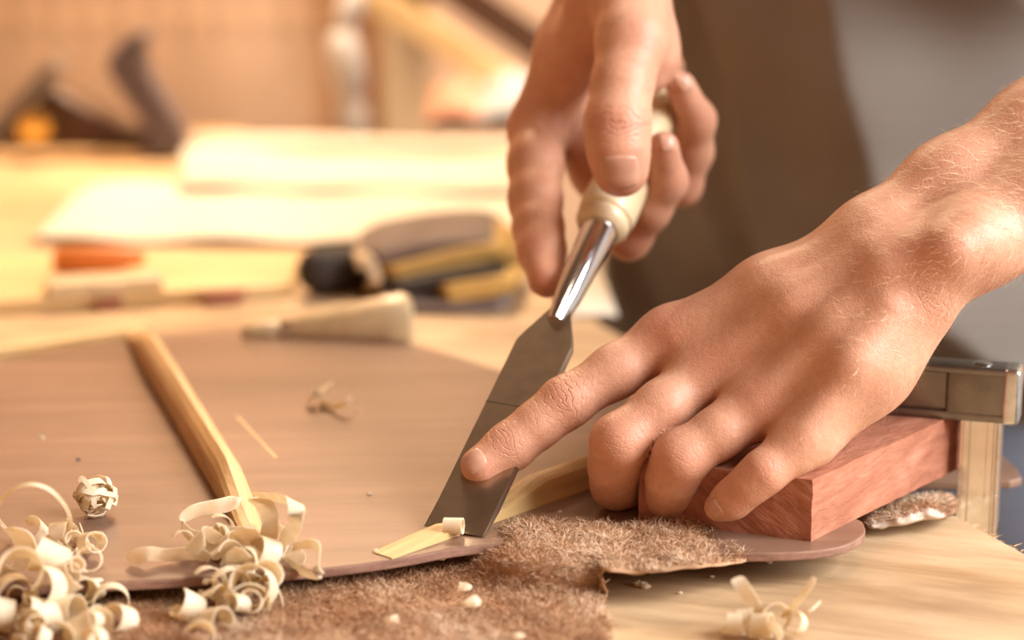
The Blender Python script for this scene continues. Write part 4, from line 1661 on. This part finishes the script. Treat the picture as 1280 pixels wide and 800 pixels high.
# paper: big plan sheet and a rolled sheet behind it
def sheet(name, corners, hfun, label, nu=60, nv=24, th=.0006):
    """corners px: near-left, near-right, far-right, far-left on the bench; hfun(u,v) height in metres"""
    c = [G(x, y, 0) for x, y in corners]
    vs, fs = [], []
    for j in range(nv + 1):
        v = j / nv
        for i in range(nu + 1):
            u = i / nu
            p = (c[0] * (1 - u) + c[1] * u) * (1 - v) + (c[3] * (1 - u) + c[2] * u) * v
            vs.append(p + np.array([0, 0, hfun(u, v)]))
    for j in range(nv):
        for i in range(nu):
            k_ = j * (nu + 1) + i
            fs.append([k_, k_ + 1, k_ + nu + 2, k_ + nu + 1])
    o = add_mesh(name, vs, fs, M['paper'])
    so = o.modifiers.new('solid', 'SOLIDIFY')
    so.thickness = th
    tag(o, label, 'paper')
    return o


sheet('plan_sheet', [(38, 306), (672, 312), (690, 222), (140, 240)],
      lambda u, v: .0040 + .007 * math.sin(v * 2.6) ** 2 + .002 * math.sin(u * 9 + v * 3) * v + .0012 * math.sin(u * 21), 'large cream plan sheet spread wavy over the bench')
sheet('plan_sheet', [(225, 262), (665, 268), (680, 226), (232, 228)],
      lambda u, v: .0135 + .012 * math.sin(min(1, v * 1.1) * 2.4) * (0.75 + .25 * math.cos(u * 5)) + .0008 * math.sin(u * 14), 'upper cream plan sheet buckled over the large one')
ca_, cb_ = G(240, 201, .016), G(700, 199, .016)
av = unit(cb_ - ca_)
k = PXM(GD(300, 214, .02))
root = empty('paper_roll', (ca_ + cb_) / 2 * np.array([1, 1, 0]))
tag(root, 'loosely rolled white paper lying behind the buckled sheets', 'paper roll')
un = np.array([0, 0, 1.0])
vn = unit(np.cross(un, av))
vs, fs = [], []
nt_, ns = 70, 12
for i in range(nt_ + 1):
    th_ = i / nt_ * 2 * math.pi * 2.6
    rr = (29 - 9 * i / nt_) * k
    for j in range(ns + 1):
        u = j / ns
        c = ca_ * (1 - u) + cb_ * u
        wob = 1 + .12 * math.sin(u * 7) - .12 * u
        vs.append(c + (un * math.sin(th_) * .8 + vn * math.cos(th_)) * rr * wob + un * .004)
for i in range(nt_):
    for j in range(ns):
        a_ = i * (ns + 1) + j
        fs.append([a_, a_ + 1, a_ + ns + 2, a_ + ns + 1])
o = add_mesh('rolled_sheet', vs, fs, M['paper'], root)
so = o.modifiers.new('solid', 'SOLIDIFY')
so.thickness = .0005
# white slip of paper below the gripping hand
sheet('paper_slip', [(712, 400), (772, 398), (752, 335), (712, 335)], lambda u, v: .0012 + .0015 * math.sin(u * 3 + v * 2), 'small white paper slip on the bench under the gripping hand', 10, 10)


# gloves
def pad(name, pts, width, th, mat, parent, dpx):
    """thick folded leather layer: centre line in pixels at nominal depth dpx, width into depth"""
    p = catmull([P(x, y, dpx) for x, y in pts], 8)
    k_ = PXM(dpx)
    n = len(p)
    w = np.interp(np.linspace(0, 1, n), [0, .12, .85, 1], [.55, 1, .95, .5]) * width
    o = MB().ribbon(p, (0, 1, 0), w, th * k_).build(name, mat, parent, smooth=True, bevel=th * k_ * .42, bseg=3)
    return o


dg = GD(500, 372, 0)
g1 = empty('work_glove', G(430, 372, 0))
tag(g1, 'folded work glove with dark cuff and mustard back, lying on top of the other', 'glove', None)
F_ = Limb(chain((P(398, 338, dg), 30 * PXM(dg)), (P(440, 336, dg + .02), 32 * PXM(dg))) + chain((P(395, 345, dg + .04), 26 * PXM(dg)), (P(446, 338, dg + .05), 30 * PXM(dg))), .02, [], .01, .01, .001)
lo, hi = b2(F_.palm, .012)
Vq, Fq = surface_net(F_, lo, hi, .004, 2)
Vq[:, 2] = np.maximum(Vq[:, 2], .0008)
add_mesh('cuff', Vq, Fq.tolist(), M['glove_dark'], g1)
pad('strap', [(444, 320), (462, 318), (470, 340), (462, 362)], .05, 14, M['glove_cream'], g1, dg + .01)
pad('glove_back', [(450, 308), (500, 298), (550, 290), (600, 288), (628, 300)], .075, 16, M['glove_grey'], g1, dg + .03)
pad('glove_palm', [(468, 330), (520, 318), (570, 306), (615, 300), (640, 318)], .07, 20, M['glove_tan'], g1, dg + .02)
g2 = empty('work_glove', G(565, 372, 0))
tag(g2, 'folded dark and olive work glove lying underneath the mustard one', 'glove', None)
pad('glove_back', [(482, 345), (520, 338), (570, 330), (615, 325), (644, 345)], .075, 18, M['glove_dark'], g2, dg + .01)
pad('finger_stack', [(540, 352), (590, 344), (630, 340), (650, 352)], .065, 22, M['glove_tan'], g2, dg)
pad('glove_palm', [(478, 362), (540, 364), (600, 366), (640, 362)], .07, 14, M['glove_grey'], g2, dg)

# hand plane at the back
dp = GD(120, 203, 0)
kp = PXM(dp)


def slab(pts, depth, thick):
    """outline in pixels at nominal depth, extruded away from the camera"""
    return MB().prism([P(x, y, depth) for x, y in pts], np.array([0, thick, 0]))


pl = empty('hand_plane', G(90, 205, 0))
tag(pl, 'dark wooden-handled bench plane with brass nut standing before the back wall', 'hand plane')
slab([(-90, 206), (172, 206), (172, 190), (-90, 190)], dp, .055).build('sole', M['post'], pl, smooth=False, bevel=.002)
slab([(-20, 190), (215, 190), (205, 172), (150, 160), (100, 128), (70, 110), (52, 118), (20, 160), (-20, 170)], dp + .012, .035).build('body', M['dark_wood'], pl, smooth=False, bevel=.004, bseg=3)
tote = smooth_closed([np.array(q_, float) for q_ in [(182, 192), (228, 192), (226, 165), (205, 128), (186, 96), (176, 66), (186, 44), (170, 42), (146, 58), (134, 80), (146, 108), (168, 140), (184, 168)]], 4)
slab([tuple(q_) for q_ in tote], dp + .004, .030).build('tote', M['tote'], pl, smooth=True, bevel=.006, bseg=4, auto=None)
slab([(-30, 176), (-8, 180), (78, 84), (60, 78)], dp + .01, .045).build('blade_iron', M['iron'], pl, smooth=False, bevel=.001)
nb_ = P(42, 155, dp - .004)
MB().lathe(nb_, (.2, -1, 0), [(0, 14 * kp), (4 * kp, 20 * kp), (14 * kp, 20 * kp), (18 * kp, 12 * kp)], 28).build('adjusting_nut', M['brass'], pl, auto=.6)

# white squeeze bottle leaning against the post
db = GD(440, 182, 0)
kb = PXM(db)
p0, p1 = P(444, 190, db), P(428, 40, db)
bv = unit(p1 - p0)
bo = empty('squeeze_bottle', (p0[0], p0[1], 0))
tag(bo, 'white waisted plastic squeeze bottle standing before the back wall', 'bottle')
Lb = np.linalg.norm(p1 - p0)
MB().lathe(p0, bv, [(0, 16 * kb), (Lb * .04, 19 * kb), (Lb * .38, 19 * kb), (Lb * .46, 15 * kb), (Lb * .52, 20 * kb), (Lb * .6, 23 * kb), (Lb * .9, 22 * kb), (Lb * .98, 17 * kb), (Lb * 1.02, 10 * kb)], 28).build('bottle_body', M['white'], bo, auto=.9)
MB().lathe(p0 + bv * Lb * 1.02, unit(bv + np.array([.5, 0, 0])), [(0, 11 * kb), (8 * kb, 16 * kb), (46 * kb, 15 * kb), (54 * kb, 8 * kb)], 24).build('bottle_cap', M['white'], bo, auto=.7)

# long sticks leaning across the back
def stick(pa, pb, w, t, mat, label):
    a0, a1 = np.asarray(pa), np.asarray(pb)
    v = unit(a1 - a0)
    n_ = unit(np.cross(v, (0, 1, 0)))
    y_ = np.cross(n_, v)
    o = MB().box((a0 + a1) / 2, v, n_, y_, np.linalg.norm(a1 - a0) / 2, w / 2, t / 2).build('leaning_stick', mat, smooth=False, bevel=.001)
    tag(o, label, 'stick')


ds = 1.93
stick(P(430, -28, ds), P(660, 118, ds - .05), 34 * PXM(ds), .012, M['board'], 'pale yellow stick slanting down behind the gripping hand')
stick(P(500, -60, ds + .06), P(690, 70, ds + .03), 44 * PXM(ds), .012, M['dark_wood'], 'dark stick slanting above the pale yellow one')

# crate with a rag on it
dc_ = 1.80
bxr = [P(536, 190, dc_), P(700, 190, dc_)]
crate = empty('tool_crate', (bxr[0] + bxr[1]) / 2 * np.array([1, 1, 0]))
tag(crate, 'low dark wooden crate standing before the back wall under a rag', 'crate')
zt = P(600, 146, dc_)[2]
x0_, x1_, y_ = bxr[0][0], bxr[1][0], bxr[0][1]
MB().abox(x0_, x1_, y_, y_ + .008, 0, zt).build('front_board', M['dark_wood'], crate, smooth=False, bevel=.001)
MB().abox(x0_, x1_, y_ + .07, y_ + .078, 0, zt).build('back_board', M['dark_wood'], crate, smooth=False, bevel=.001)
MB().abox(x0_, x0_ + .008, y_ + .008, y_ + .07, 0, zt).build('side_board', M['dark_wood'], crate, smooth=False, bevel=.001)
MB().abox(x1_ - .008, x1_, y_ + .008, y_ + .07, 0, zt).build('side_board', M['dark_wood'], crate, smooth=False, bevel=.001)
MB().abox(x0_ + .008, x1_ - .008, y_ + .008, y_ + .07, 0, .006).build('bottom_board', M['dark_wood'], crate, smooth=False)


def rag(name, x0, x1, ytop, mat, label, seed):
    k_ = PXM(dc_)
    vs, fs = [], []
    nu, nv = 40, 24
    xa, xb = P(x0, 150, dc_)[0], P(x1, 150, dc_)[0]
    hh = P(600, ytop, dc_)[2] - zt
    for j in range(nv + 1):
        v = j / nv
        for i in range(nu + 1):
            u = i / nu
            x = xa + (xb - xa) * u
            y = y_ - .006 + v * .09
            e = math.sin(u * math.pi) ** .5 * math.sin(max(.02, v) * math.pi) ** .5
            z = zt - .004 + hh * e * (.75 + .45 * mnoise.noise(Vector((x * 40, y * 40, seed)))) + .002
            vs.append((x, y, z))
    for j in range(nv):
        for i in range(nu):
            a_ = j * (nu + 1) + i
            fs.append([a_, a_ + 1, a_ + nu + 2, a_ + nu + 1])
    o = add_mesh(name, vs, fs, mat)
    so_ = o.modifiers.new('solid', 'SOLIDIFY')
    so_.thickness = .002
    tag(o, label, 'rag')


rag('shop_rag', 532, 606, 92, M['rag_pink'], 'crumpled salmon pink rag on the dark crate', 1.0)
rag('shop_rag', 590, 690, 84, M['rag_white'], 'crumpled white rag beside the pink one on the dark crate', 5.0)
